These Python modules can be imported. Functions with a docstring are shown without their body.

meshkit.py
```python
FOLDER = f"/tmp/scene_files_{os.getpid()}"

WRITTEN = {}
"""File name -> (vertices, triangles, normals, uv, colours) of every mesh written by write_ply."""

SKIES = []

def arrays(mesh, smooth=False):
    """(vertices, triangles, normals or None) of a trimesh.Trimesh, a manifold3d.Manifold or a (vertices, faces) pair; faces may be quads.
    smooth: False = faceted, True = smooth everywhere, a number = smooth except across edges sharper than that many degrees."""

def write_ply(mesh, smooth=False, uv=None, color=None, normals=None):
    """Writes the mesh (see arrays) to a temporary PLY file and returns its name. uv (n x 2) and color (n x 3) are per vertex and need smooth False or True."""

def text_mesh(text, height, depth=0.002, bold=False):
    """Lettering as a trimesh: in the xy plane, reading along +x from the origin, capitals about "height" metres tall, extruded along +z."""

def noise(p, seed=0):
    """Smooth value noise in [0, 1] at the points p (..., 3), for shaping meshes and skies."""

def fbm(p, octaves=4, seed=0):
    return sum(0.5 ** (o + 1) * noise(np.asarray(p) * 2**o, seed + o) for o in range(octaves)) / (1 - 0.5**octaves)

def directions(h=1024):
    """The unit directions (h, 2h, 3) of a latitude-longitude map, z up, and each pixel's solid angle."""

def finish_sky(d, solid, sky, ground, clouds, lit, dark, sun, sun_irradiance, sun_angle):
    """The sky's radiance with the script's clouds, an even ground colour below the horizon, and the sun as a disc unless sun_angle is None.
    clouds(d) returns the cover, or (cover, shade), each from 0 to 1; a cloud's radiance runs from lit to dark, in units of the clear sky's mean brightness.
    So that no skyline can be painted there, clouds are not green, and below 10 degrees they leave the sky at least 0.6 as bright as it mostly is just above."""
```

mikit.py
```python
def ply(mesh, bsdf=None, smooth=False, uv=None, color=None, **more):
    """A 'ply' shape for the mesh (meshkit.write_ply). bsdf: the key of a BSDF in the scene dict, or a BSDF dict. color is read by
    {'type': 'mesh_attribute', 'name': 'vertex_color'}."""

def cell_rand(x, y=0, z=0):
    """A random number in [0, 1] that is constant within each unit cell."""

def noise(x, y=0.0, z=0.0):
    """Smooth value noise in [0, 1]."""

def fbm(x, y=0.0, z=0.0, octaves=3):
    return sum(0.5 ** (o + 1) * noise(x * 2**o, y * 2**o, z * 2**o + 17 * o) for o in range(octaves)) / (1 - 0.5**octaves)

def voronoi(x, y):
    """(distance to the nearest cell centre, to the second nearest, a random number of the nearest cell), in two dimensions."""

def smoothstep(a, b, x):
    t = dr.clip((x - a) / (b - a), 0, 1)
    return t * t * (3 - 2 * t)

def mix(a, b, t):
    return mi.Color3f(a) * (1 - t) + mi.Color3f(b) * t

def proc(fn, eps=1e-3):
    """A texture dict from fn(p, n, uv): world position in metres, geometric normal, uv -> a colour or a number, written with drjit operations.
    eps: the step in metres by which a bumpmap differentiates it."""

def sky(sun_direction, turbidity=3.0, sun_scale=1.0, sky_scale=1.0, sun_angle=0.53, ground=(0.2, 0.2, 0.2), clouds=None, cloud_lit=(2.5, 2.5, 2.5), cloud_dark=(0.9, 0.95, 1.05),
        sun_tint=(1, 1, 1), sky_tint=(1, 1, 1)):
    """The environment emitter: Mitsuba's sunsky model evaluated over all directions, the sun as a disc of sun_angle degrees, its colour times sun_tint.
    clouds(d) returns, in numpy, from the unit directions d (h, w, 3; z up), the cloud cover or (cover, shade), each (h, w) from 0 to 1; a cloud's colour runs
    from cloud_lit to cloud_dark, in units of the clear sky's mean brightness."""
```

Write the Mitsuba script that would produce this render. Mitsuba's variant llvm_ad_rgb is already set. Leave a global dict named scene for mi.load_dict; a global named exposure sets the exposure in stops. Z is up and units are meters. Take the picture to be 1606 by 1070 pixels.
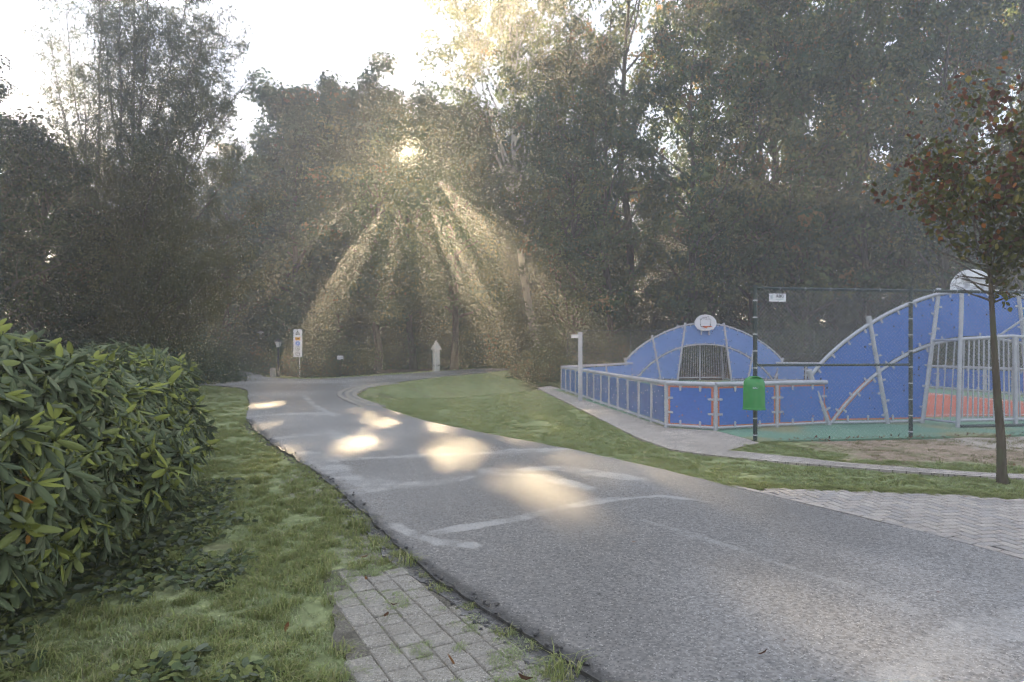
import math, random
import numpy as np, trimesh, manifold3d as m3, shapely
import shapely.geometry as sg
import drjit as dr, mitsuba as mi, mikit, meshkit
from mikit import noise, fbm, voronoi, cell_rand, smoothstep, mix

T = mi.ScalarTransform4f
scene, labels = {}, {}
# ------------------------------------------------------------------ camera, sky, haze, exposure
F, CH, HZ, UC = 1000.0, 1.65, 548.0, 803.0            # focal length in pixels of the 1606 px frame, eye height, horizon row
K = F / 900.0
HAZE_C, HAZE_H = np.array([0, 90, 19.5]), np.array([230, 130, 22.5])        # centre and half size of the box of morning mist
zz = HAZE_C[2] - HAZE_H[2] + 2 * HAZE_H[2] * (np.arange(64) + 0.5) / 64
MIST, MIST_TOP = 0.0074, 0.0001                                               # the mist lies on the ground and thins out upwards
prof_ = MIST_TOP + (MIST - MIST_TOP) / (1 + np.exp((zz - 12.5) / 2.2))
scene['haze_air'] = {'type': 'heterogeneous', 'albedo': 0.95, 'phase': {'type': 'hg', 'g': 0.75},
                     'sigma_t': {'type': 'gridvolume', 'grid': mi.VolumeGrid(np.repeat(np.repeat(prof_[:, None, None, None], 2, 1), 2, 2).astype(np.float32)),
                                 'to_world': T().translate((HAZE_C - HAZE_H).tolist()).scale((2 * HAZE_H).tolist())}}
scene['camera'] = {'type': 'perspective', 'fov': 2 * math.degrees(math.atan(803 / F)), 'fov_axis': 'x', 'near_clip': 0.05, 'far_clip': 1000.0,
                   'to_world': T().look_at(origin=[0, 0, CH], target=[0, 10, CH], up=[0, 0, 1]),
                   'principal_point_offset_y': -13.0 / 1070, 'medium': {'type': 'ref', 'id': 'haze_air'}}
SUN = np.array([(640 - UC) / F, 1.0, (HZ - 237) / F]); SUN /= np.linalg.norm(SUN)
scene['sky'] = mikit.sky(SUN.tolist(), turbidity=2.2, sun_angle=0.75, sun_scale=1.8, sun_tint=(0.86, 0.93, 1.06), sky_tint=(1.03, 0.98, 1.05),
                         clouds=lambda d: 0.95, cloud_lit=(0.81, 0.89, 1.07))      # an even thin veil of high haze
exposure = 4.4

# ------------------------------------------------------------------ helpers
def G(u, v, z=0.0):
    t = (CH - z) / (v - HZ)
    return np.array([(u - UC) * t, F * t])
def P3(u, v, Y):
    return np.array([(u - UC) * Y / F, Y, CH + (HZ - v) * Y / F])
def W(x, y): return (x, y * K)
def key_of(name):
    if name not in USED:
        USED.add(name); return name
    i = 1
    while f'{name}_{i:03d}' in USED: i += 1
    k = f'{name}_{i:03d}'; USED.add(k); return k
USED = set(scene)
def label(key, text=None, cat=None, group=None, kind=None):
    d = labels.setdefault(key, {})
    if text: d['label'] = text
    if cat: d['category'] = cat
    if group: d['group'] = group
    if kind: d['kind'] = kind
def obj(name, mesh, bsdf, parent=None, smooth=False, color=None, **more):
    key = key_of((parent + '__' if parent else '') + name)
    scene[key] = mikit.ply(mesh, bsdf, smooth, None, color, **more)
    return key
def put(name, ply, parent, M):
    key = key_of((parent + '__' if parent else '') + name)
    scene[key] = {**ply, 'to_world': M}
    return key
def thing(name, text, cat, group=None):
    key = key_of(name); label(key, text, cat, group); return key

def soft_ply(mesh, bsdf, color, normals, **more):
    """a mesh whose vertex normals are given (foliage shaded by the lie of its cluster)"""
    n = normals / (np.linalg.norm(normals, axis=1, keepdims=True) + 1e-9)
    return {'type': 'ply', 'filename': meshkit.write_ply(mesh, False, None, color, n), 'face_normals': False, 'bsdf': {'type': 'ref', 'id': bsdf}, **more}
class MB:
    """collects vertices and faces of one mesh"""
    def __init__(s): s.v, s.f, s.n = [], [], 0
    def add(s, v, f):
        v = np.asarray(v, float); s.v.append(v); s.f.append(np.asarray(f, int) + s.n); s.n += len(v); return s
    def mesh(s, m): return s.add(m.vertices, m.faces)
    def box(s, c, half, ax=None):
        ax = np.eye(3) if ax is None else ax
        q = np.array([[x, y, z] for x in (-1, 1) for y in (-1, 1) for z in (-1, 1)], float) * np.asarray(half)
        return s.add(np.asarray(c) + q @ ax, [[0, 1, 3], [0, 3, 2], [4, 6, 7], [4, 7, 5], [0, 4, 5], [0, 5, 1], [2, 3, 7], [2, 7, 6], [0, 2, 6], [0, 6, 4], [1, 5, 7], [1, 7, 3]])
    def tube(s, pts, rad, sides=8, cap=True):
        return s.add(*tube(pts, rad, sides, cap))
    def out(s): return (np.vstack(s.v), np.vstack(s.f))

def tube(pts, rad, sides=8, cap=True):
    p = np.asarray(pts, float); n = len(p)
    t = np.gradient(p, axis=0); t /= np.linalg.norm(t, axis=1, keepdims=True) + 1e-12
    ref = np.array([0, 0, 1.0]) if abs(t[:, 2]).mean() < 0.8 else np.array([1.0, 0, 0])
    a = np.cross(t, ref); a /= np.linalg.norm(a, axis=1, keepdims=True) + 1e-12
    b = np.cross(t, a)
    ang = np.arange(sides) * 2 * np.pi / sides
    r = np.broadcast_to(rad, (n,))[:, None, None]
    v = (p[:, None] + r * (np.cos(ang)[None, :, None] * a[:, None] + np.sin(ang)[None, :, None] * b[:, None])).reshape(-1, 3)
    i, j = np.meshgrid(np.arange(n - 1), np.arange(sides), indexing='ij')
    q = np.stack([i * sides + j, (i + 1) * sides + j, (i + 1) * sides + (j + 1) % sides, i * sides + (j + 1) % sides], -1).reshape(-1, 4)
    f = [q[:, [0, 1, 2]], q[:, [0, 2, 3]]]
    if cap:
        v = np.vstack([v, p[:1], p[-1:]]); k = np.arange(sides)
        f += [np.stack([k * 0 + n * sides, k, (k + 1) % sides], 1), np.stack([k * 0 + n * sides + 1, (n - 1) * sides + (k + 1) % sides, (n - 1) * sides + k], 1)]
    return v, np.vstack(f)
def spline(pts, per=8, closed=False):
    from scipy.interpolate import CubicSpline
    p = np.asarray(pts, float)
    s = np.r_[0, np.cumsum(np.linalg.norm(np.diff(p, axis=0), axis=1) ** 0.5)]
    return CubicSpline(s, p)(np.concatenate([np.linspace(s[i], s[i + 1], per, endpoint=False) for i in range(len(s) - 1)] + [[s[-1]]]))
def prism(poly, h, z0):
    ms = [trimesh.creation.extrude_polygon(g, h, engine='earcut') for g in getattr(poly, 'geoms', [poly])]
    m = trimesh.util.concatenate(ms); m.apply_translation([0, 0, z0]); return m
def rough_edge(poly, step, amp, seed, freq=3.0):
    r = np.array(poly.segmentize(step).exterior.coords)[:-1]
    n = meshkit.noise(np.c_[r * freq, r[:, 0] * 0], seed) + 0.6 * meshkit.noise(np.c_[r * freq * 3.1, r[:, 0] * 0], seed + 1) - 0.8
    m = meshkit.noise(np.c_[r * freq, r[:, 0] * 0 + 9], seed) + 0.6 * meshkit.noise(np.c_[r * freq * 3.1, r[:, 0] * 0 + 9], seed + 1) - 0.8
    return sg.Polygon(np.c_[r[:, 0] + n * amp, r[:, 1] + m * amp]).buffer(0)
def frame(d):
    d = np.asarray(d, float) / np.linalg.norm(d)
    a = np.cross([0, 0, 1.0], d); a = np.array([1.0, 0, 0]) if np.linalg.norm(a) < 1e-6 else a / np.linalg.norm(a)
    return d, a, np.cross(d, a)
def bar_box(mb, p, q, w, h):
    p, q = np.asarray(p, float), np.asarray(q, float)
    d, a, b = frame(q - p); mb.box((p + q) / 2, [np.linalg.norm(q - p) / 2, w / 2, h / 2], np.array([d, a, b])); return mb
def rot_T(x, y, z, deg, s=1.0):
    return T().translate([float(x), float(y), float(z)]).rotate([0, 0, 1], float(deg)).scale(float(s) if np.isscalar(s) else [float(q) for q in s])
def ztop(poly, h, z0): return prism(poly, h, z0)

# ------------------------------------------------------------------ materials
def rgb(c): return {'type': 'rgb', 'value': [float(x) for x in c]}
def principled(c, rough=0.6, **kw):
    return {'type': 'twosided', 'b': {'type': 'principled', 'base_color': rgb(c) if not isinstance(c, dict) else c, 'roughness': rough, **kw}}
VC = {'type': 'mesh_attribute', 'name': 'vertex_color'}
def mat(name, d): scene[name] = d; USED.add(name)

def seg_dist(p, a, b):
    ax, ay, bx, by = float(a[0]), float(a[1]), float(b[0] - a[0]), float(b[1] - a[1])
    px, py = p.x - ax, p.y - ay
    t = dr.clip((px * bx + py * by) / (bx * bx + by * by), 0, 1)
    return dr.sqrt(dr.square(px - t * bx) + dr.square(py - t * by))
# pale sanded repairs across the asphalt, as centre lines (photo pixels turned to the ground) with half widths in metres
REPAIR = [([(470, 716), (549, 724), (636, 720), (723, 716), (854, 709), (960, 702)], 0.20), ([(549, 777), (592, 769), (680, 763), (745, 751), (770, 742), (880, 738), (1005, 757)], 0.15),
          ([(500, 722), (530, 745), (590, 768)], 0.26), ([(679, 842), (745, 831), (810, 820), (854, 807), (910, 796), (960, 788), (1040, 783), (1110, 792)], 0.085),
          ([(618, 829), (650, 846), (690, 857), (736, 861)], 0.085), ([(1680, 985), (1540, 1000), (1450, 1040), (1395, 1085)], 0.17), ([(1010, 822), (1160, 868), (1260, 905), (1330, 925), (1440, 970)], 0.06),
          ([(400, 655), (470, 650), (520, 652)], 0.3), ([(478, 622), (490, 636), (525, 655)], 0.09), ([(440, 690), (520, 680), (560, 700)], 0.25), ([(760, 745), (850, 752), (920, 770)], 0.12)]
REPAIR = [([G(*q) for q in l], w) for l, w in REPAIR]
ROADEDGE = []
def asphalt(p, n, uv):
    w = 0.40 * (fbm(p.x * 2.2, p.y * 2.2, 2.0) - 0.5) + 0.12 * (fbm(p.x * 9, p.y * 9, 8.0) - 0.5)
    m = mi.Float(0)
    for l, hw in REPAIR:
        d = mi.Float(9)
        for a, b in zip(l[:-1], l[1:]): d = dr.minimum(d, seg_dist(p, a, b))
        m = dr.maximum(m, (0.4 if hw < 0.07 else 1.0) * (1 - smoothstep(hw * 0.55, hw * 1.15, d + w * dr.minimum(1.0, hw * 4.5))))
    m = m * (0.35 + 0.65 * smoothstep(0.32, 0.58, fbm(p.x * 4, p.y * 4, 7)))
    big = fbm(p.x * 0.35, p.y * 0.35, 4)
    base = mix((0.198, 0.186, 0.172), (0.288, 0.273, 0.255), smoothstep(0.3, 0.7, big))
    base = base * (0.88 + 0.24 * fbm(p.x * 1.7, p.y * 1.7, 11))
    s = cell_rand(p.x * 125, p.y * 125, 3); s2 = noise(p.x * 60, p.y * 60, 1)
    fleck = 0.55 + 0.6 * s2 + 0.8 * smoothstep(0.92, 1.0, s) - 0.35 * smoothstep(0.18, 0.0, s)
    col = base * fleck
    pale = mix((0.31, 0.30, 0.28), (0.39, 0.375, 0.35), s2) * (0.85 + 0.3 * s)
    col = mix(col, pale, m * 0.9)
    e = mi.Float(9)
    for a, b in ROADEDGE: e = dr.minimum(e, seg_dist(p, a, b))
    e = e + 0.12 * (fbm(p.x * 6, p.y * 6, 5) - 0.5)
    col = col * (0.35 + 0.65 * smoothstep(0.02, 0.16, e))
    return col
def asphalt_h(p, n, uv): return 0.004 * noise(p.x * 90, p.y * 90) + 0.003 * noise(p.x * 45, p.y * 45, 3)

def relu(x): return dr.maximum(x, 0)
def ground_col(p, n, uv):
    x, y = p.x, p.y / K
    w = (fbm(p.x * 0.9, p.y * 0.9, 1) - 0.5)
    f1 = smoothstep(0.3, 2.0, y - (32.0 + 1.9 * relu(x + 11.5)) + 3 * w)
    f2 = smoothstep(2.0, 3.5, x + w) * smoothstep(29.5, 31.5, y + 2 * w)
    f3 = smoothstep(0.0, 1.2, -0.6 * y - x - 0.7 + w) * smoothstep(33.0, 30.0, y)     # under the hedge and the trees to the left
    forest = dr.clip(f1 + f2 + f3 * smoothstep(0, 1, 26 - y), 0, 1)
    d1 = smoothstep(4.6, 5.6, x + 1.6 * w) * smoothstep(8.15, 8.75, y + 1.3 * w + 0.25 * (x - 5)) * smoothstep(17, 16, x)
    sand = smoothstep(7.4, 7.9, x + w) * smoothstep(9.3, 9.6, y + 0.6 * w) * d1
    n1, n2 = noise(p.x * 22, p.y * 22), noise(p.x * 90, p.y * 90, 2)
    grass = mix((0.21, 0.245, 0.11), (0.31, 0.335, 0.17), fbm(p.x * 2.3, p.y * 2.3, 6)) * (0.7 + 0.5 * n1)
    bare = smoothstep(0.62, 0.78, fbm(p.x * 1.4, p.y * 1.4, 14))
    grass = mix(grass, mix((0.12, 0.095, 0.06), (0.2, 0.17, 0.11), n2), 0.5 * bare)
    dirt = mix((0.25, 0.19, 0.135), (0.38, 0.30, 0.225), n1) * (0.75 + 0.5 * n2)
    dirt = mix(dirt, (0.12, 0.14, 0.05), 0.45 * smoothstep(0.55, 0.75, fbm(p.x * 3, p.y * 3, 31)))
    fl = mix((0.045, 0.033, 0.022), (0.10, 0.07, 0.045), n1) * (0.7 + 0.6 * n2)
    e = mi.Float(9)
    for a, b in ROADEDGE: e = dr.minimum(e, seg_dist(p, a, b))
    verge = smoothstep(0.55, 0.05, e + 0.9 * (fbm(p.x * 2.6, p.y * 2.6, 44) - 0.5)) * smoothstep(8.5, 7.0, y)
    grass = mix(grass, mix((0.17, 0.15, 0.12), (0.30, 0.275, 0.23), n2), 0.85 * verge)
    c = mix(grass, dirt, d1); c = mix(c, mix((0.36, 0.31, 0.25), (0.44, 0.39, 0.33), n2), sand)
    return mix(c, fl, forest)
def ground_h(p, n, uv): return 0.03 * noise(p.x * 16, p.y * 16) + 0.012 * noise(p.x * 60, p.y * 60)
PA = math.radians(-14)
def path_cells(p):
    x, y = p.x * math.cos(PA) - p.y * math.sin(PA), p.x * math.sin(PA) + p.y * math.cos(PA)
    r = dr.floor(y / 0.1); xs = x / 0.2 + 0.5 * (r - 2 * dr.floor(r / 2))
    return xs, y / 0.1, r
def path_col(p, n, uv):
    xs, ys, r = path_cells(p)
    fx, fy = xs - dr.floor(xs), ys - dr.floor(ys)
    j = dr.minimum(dr.minimum(fx, 1 - fx) * 0.2, dr.minimum(fy, 1 - fy) * 0.1)
    k = cell_rand(dr.floor(xs), r, 1)
    c = mix((0.30, 0.262, 0.225), (0.41, 0.365, 0.32), k) * (0.8 + 0.4 * fbm(p.x * 1.3, p.y * 1.3, 3)) * (0.85 + 0.3 * noise(p.x * 70, p.y * 70))
    return mix((0.10, 0.095, 0.075), c, smoothstep(0.002, 0.007, j))
def path_h(p, n, uv):
    xs, ys, r = path_cells(p)
    fx, fy = xs - dr.floor(xs), ys - dr.floor(ys)
    j = dr.minimum(dr.minimum(fx, 1 - fx) * 0.2, dr.minimum(fy, 1 - fy) * 0.1)
    return 0.006 * smoothstep(0.0, 0.008, j) + 0.002 * noise(p.x * 50, p.y * 50)
def textured(fn, h=None, rough=0.8, spec=0.4, eps=2e-3, **kw):
    b = {'type': 'principled', 'base_color': mikit.proc(fn), 'roughness': rough, 'specular': spec, **kw}
    if h: b = {'type': 'bumpmap', 'arbitrary': mikit.proc(h, eps), 'scale': 1.0, 'bsdf': b}
    return {'type': 'twosided', 'b': b}
mat('asphalt', textured(asphalt, asphalt_h, 0.48, 0.6))
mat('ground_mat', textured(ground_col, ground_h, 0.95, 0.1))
mat('path_brick', textured(path_col, path_h, 0.8, 0.35))
def concrete(p, n, uv):
    s = cell_rand(p.x * 210, p.y * 210, p.z * 50); c = mix((0.265, 0.24, 0.20), (0.37, 0.342, 0.29), fbm(p.x * 7, p.y * 7, 2))
    return c * (0.62 + 0.5 * noise(p.x * 110, p.y * 110) + 0.9 * smoothstep(0.93, 1, s) - 0.4 * smoothstep(0.12, 0, s))
mat('concrete', textured(concrete, lambda p, n, uv: 0.004 * noise(p.x * 120, p.y * 120) + 0.003 * noise(p.x * 40, p.y * 40), 0.85, 0.3))
def claybrick(a, b):
    def fn(p, n, uv):
        return mix(a, b, fbm(p.x * 6, p.y * 6, 3)) * (0.78 + 0.3 * noise(p.x * 95, p.y * 95) + 0.25 * fbm(p.x * 1.1, p.y * 1.1, 9))
    return fn
BR = ['clay_pink', 'clay_grey', 'clay_buff']
for nme, a, b in zip(BR, [(0.265, 0.235, 0.205), (0.24, 0.22, 0.20), (0.29, 0.26, 0.225)], [(0.345, 0.31, 0.275), (0.315, 0.29, 0.265), (0.375, 0.342, 0.30)]):
    mat(nme, textured(claybrick(a, b), None, 0.8, 0.35))
mat('brick_bed', principled((0.07, 0.064, 0.054), 0.95)); mat('sand_joint', textured(lambda p, n, uv: mix((0.08, 0.072, 0.055), (0.22, 0.20, 0.165), fbm(p.x * 9, p.y * 9, 1)) * (0.6 + 0.8 * noise(p.x * 130, p.y * 130)), lambda p, n, uv: 0.006 * noise(p.x * 50, p.y * 50), 0.95, 0.1))
mat('rubble', textured(lambda p, n, uv: mix((0.03, 0.03, 0.03), (0.15, 0.14, 0.13), noise(p.x * 60, p.y * 60, p.z * 60)), None, 0.9, 0.3))
def bark(a, b, f=1.0):
    return lambda p, n, uv: mix(a, b, fbm(p.x * 9 * f, p.y * 9 * f, p.z * 2.2 * f)) * (0.6 + 0.8 * noise(p.x * 40, p.y * 40, p.z * 12))
mat('bark_dark', textured(bark((0.035, 0.028, 0.022), (0.09, 0.075, 0.06)), None, 0.9, 0.2))
mat('bark_brown', textured(lambda p, n, uv: mix(mix((0.06, 0.048, 0.034), (0.13, 0.105, 0.075), fbm(p.x * 25, p.y * 25, p.z * 5)), (0.10, 0.11, 0.06), 0.5 * smoothstep(0.5, 0.7, fbm(p.x * 8, p.y * 8, p.z * 3))), lambda p, n, uv: 0.006 * noise(p.x * 60, p.y * 60, p.z * 25), 0.9, 0.2))
mat('bark_pale', textured(lambda p, n, uv: mix((0.58, 0.56, 0.52), (0.16, 0.15, 0.14), smoothstep(0.58, 0.72, fbm(p.x * 3, p.y * 3, p.z * 1.6 + 3))), None, 0.85, 0.2))
def leafmat(trans): return {'type': 'principledthin', 'base_color': VC, 'roughness': 0.55, 'spec_trans': 0.0, 'diff_trans': trans, 'eta': 1.4}
mat('leaf', leafmat(0.75)); mat('leaf_lime', leafmat(0.8))
mat('leaf_dark', {**leafmat(0.3), 'roughness': 0.8, 'eta': 1.3}); mat('leaf_grove', {**leafmat(0.12), 'roughness': 0.85, 'eta': 1.25})
mat('blade', {'type': 'principledthin', 'base_color': VC, 'roughness': 0.5, 'spec_trans': 0.0, 'diff_trans': 0.55, 'eta': 1.4})
mat('hedge_leaf', {'type': 'principledthin', 'base_color': VC, 'roughness': 0.28, 'spec_trans': 0.0, 'diff_trans': 0.35, 'eta': 1.5})
def mapped(name, a, b, rough=0.5, f=3.0, **kw): mat(name, textured(lambda p, n, uv: mix(a, b, fbm(p.x * f, p.y * f, p.z * f)) * (0.92 + 0.16 * noise(p.x * 40, p.y * 40, p.z * 40)), None, rough, **kw))
mapped('galvanised', (0.40, 0.41, 0.43), (0.56, 0.57, 0.59), 0.5, 7, metallic=0.35)
mapped('blue_board', (0.065, 0.15, 0.44), (0.09, 0.185, 0.50), 0.42, 2)
mapped('blue_board_pale', (0.13, 0.235, 0.50), (0.165, 0.28, 0.55), 0.42, 2)
mapped('blue_weathered', (0.06, 0.115, 0.28), (0.12, 0.19, 0.37), 0.55, 3)
mapped('orange_trim', (0.55, 0.17, 0.09), (0.60, 0.22, 0.13), 0.5)
mapped('white_board', (0.66, 0.67, 0.68), (0.74, 0.75, 0.76), 0.4)
mapped('cream', (0.52, 0.51, 0.46), (0.64, 0.63, 0.58), 0.6, 4)
mat('fence_paint', principled((0.032, 0.048, 0.043), 0.35))
mat('bin_green', textured(lambda p, n, uv: mix((0.045, 0.25, 0.06), (0.06, 0.29, 0.08), fbm(p.x * 8, p.y * 8, p.z * 8)), None, 0.3, 0.5))
mat('black', principled((0.012, 0.012, 0.013), 0.6))
mat('wire', principled((0.34, 0.36, 0.35), 0.5))
mat('ink', principled((0.02, 0.02, 0.022), 0.6)); mat('ink_pale', principled((0.45, 0.52, 0.55), 0.6)); mat('sign_orange', principled((0.65, 0.30, 0.03), 0.5)); mat('sign_blue', principled((0.12, 0.2, 0.6), 0.5)); mat('hoop_orange', principled((0.62, 0.15, 0.05), 0.4))
def court_paint(a, b, moss=0.0):
    def fn(p, n, uv):
        c = mix(a, b, fbm(p.x * 0.8, p.y * 0.8, 5)) * (0.85 + 0.3 * noise(p.x * 60, p.y * 60))
        return mix(c, (0.25, 0.225, 0.11), moss * smoothstep(0.45, 0.75, fbm(p.x * 0.9, p.y * 0.9, 21)))
    return fn
mat('court_green', textured(court_paint((0.11, 0.20, 0.135), (0.16, 0.26, 0.18), 0.8), None, 0.8, 0.3))
mat('court_red', textured(court_paint((0.36, 0.10, 0.06), (0.44, 0.14, 0.09)), None, 0.8, 0.3))
mat('line_white', principled((0.6, 0.6, 0.58), 0.7))

# ------------------------------------------------------------------ ground
SW = [np.array(W(-3.6, 22.2)), np.array(W(3.4, 31.0))]
def zg(x, y):
    x, y = np.asarray(x, float), np.asarray(y, float)
    d = SW[1] - SW[0]; t = np.clip(((x - SW[0][0]) * d[0] + (y - SW[0][1]) * d[1]) / (d @ d), 0, 1)
    dist = np.hypot(x - SW[0][0] - t * d[0], y - SW[0][1] - t * d[1])
    z = -0.75 * np.exp(-(dist / 1.7) ** 2)
    q = np.stack([x, y, x * 0], -1)
    return z + 0.03 * (meshkit.noise(q * 1.3, 3) - 0.5) + 0.02 * (meshkit.noise(q * 4.1, 4) - 0.5)
gx = np.r_[-200, -120, -70, -45, -30, -22, np.arange(-16, 16.01, 0.3), 22, 30, 45, 70, 120, 200]
gy = np.r_[-30, -12, -6, np.arange(-3, 38.01, 0.3), 42, 50, 60, 75, 100, 140, 210]
X, Y = np.meshgrid(gx, gy, indexing='ij')
i, j = np.meshgrid(np.arange(len(gx) - 1), np.arange(len(gy) - 1), indexing='ij'); ny = len(gy)
q = np.stack([i * ny + j, (i + 1) * ny + j, (i + 1) * ny + j + 1, i * ny + j + 1], -1).reshape(-1, 4)
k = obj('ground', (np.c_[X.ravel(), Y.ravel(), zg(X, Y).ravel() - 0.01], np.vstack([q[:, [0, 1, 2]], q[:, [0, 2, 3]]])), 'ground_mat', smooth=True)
label(k, 'grassy ground with bare earth by the fence and leaf litter under the wood', kind='structure')

L_EDGE = [W(*q) for q in [(4.9, -3), (2.7, 0), (.4, 2.84), (-.81, 4.47), (-1.87, 6.4), (-4.05, 9.77), (-6.1, 13.2), (-7.6, 16.6), (-9.3, 20.2), (-10.9, 23.4), (-13.2, 25.6), (-17.5, 27), (-26, 28.5), (-40, 30)]]
FAR_EDGE = [W(*q) for q in [(-40, 46), (-24, 42.5), (-18.6, 41), (-15.7, 36), (-13.6, 32.6), (-11.1, 31.4), (-9.1, 33.9), (-6.9, 38), (-5, 43.7), (-.2, 52), (8, 64), (20, 78)]]
R_EDGE = [W(*q) for q in [(26, 74), (13, 62), (6, 54.5), (-.15, 46.4), (-1.9, 40.1), (-4, 35.0), (-5.4, 29.7), (-6.0, 26.5), (-6.1, 23.6), (-5.75, 21.0), (-4.7, 18.3), (-2.5, 13.9), (-.66, 11.25), (1.25, 8.9), (2.61, 6.72), (3.5, 5.3), (3.95, 4.39), (5.5, 1.5), (7.6, -3)]]
ROAD = sg.Polygon(np.vstack([spline(L_EDGE, 6), spline(FAR_EDGE, 6), spline(R_EDGE, 6)])).buffer(0)
near = [W(*q) for q in [(2.7, 0), (.4, 2.84), (-.81, 4.47), (-1.87, 6.4), (-4.05, 9.77), (-6.1, 13.2)]]
ROADEDGE += list(zip(near[:-1], near[1:]))
ROAD_R = rough_edge(ROAD, 0.12, 0.05, 5)
RZ = 0.035
obj('road', prism(ROAD_R, 0.12, RZ - 0.12), 'asphalt'); label('road', 'worn asphalt road with pale sanded repairs curving into a junction', kind='structure')
ledge = ROAD.buffer(0.10).difference(ROAD.buffer(-0.15)).intersection(sg.box(-2.6, 0.5, 2.2, 7.0))
ledge = max(getattr(ledge, 'geoms', [ledge]), key=lambda g: g.area)
obj('road_ledge', prism(rough_edge(ledge, 0.05, 0.10, 15, 5.0), 0.06, -0.046), 'asphalt'); label('road_ledge', 'broken lower ledge of asphalt along the worn road edge', kind='structure')
mb = MB(); rng = np.random.default_rng(7)
e = spline(near, 60)
for _ in range(900):                                   # crumbled asphalt along the broken edge
    p = e[rng.integers(len(e))] + rng.normal(0, 0.05, 2) + (-0.03, -0.03)
    s = rng.uniform(0.006, 0.022)
    m = trimesh.creation.icosphere(0, s); m.vertices *= rng.uniform(0.5, 1.2, (12, 1)) * [1, 1, 0.6]
    mb.add(m.vertices + [p[0], p[1], 0.012 + (RZ if ROAD.contains(sg.Point(p)) else 0)], m.faces)
obj('edge_rubble', mb.out(), 'rubble'); label('edge_rubble', 'dark crumbs of broken asphalt along the road edge', 'rubble', kind='stuff')

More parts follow.
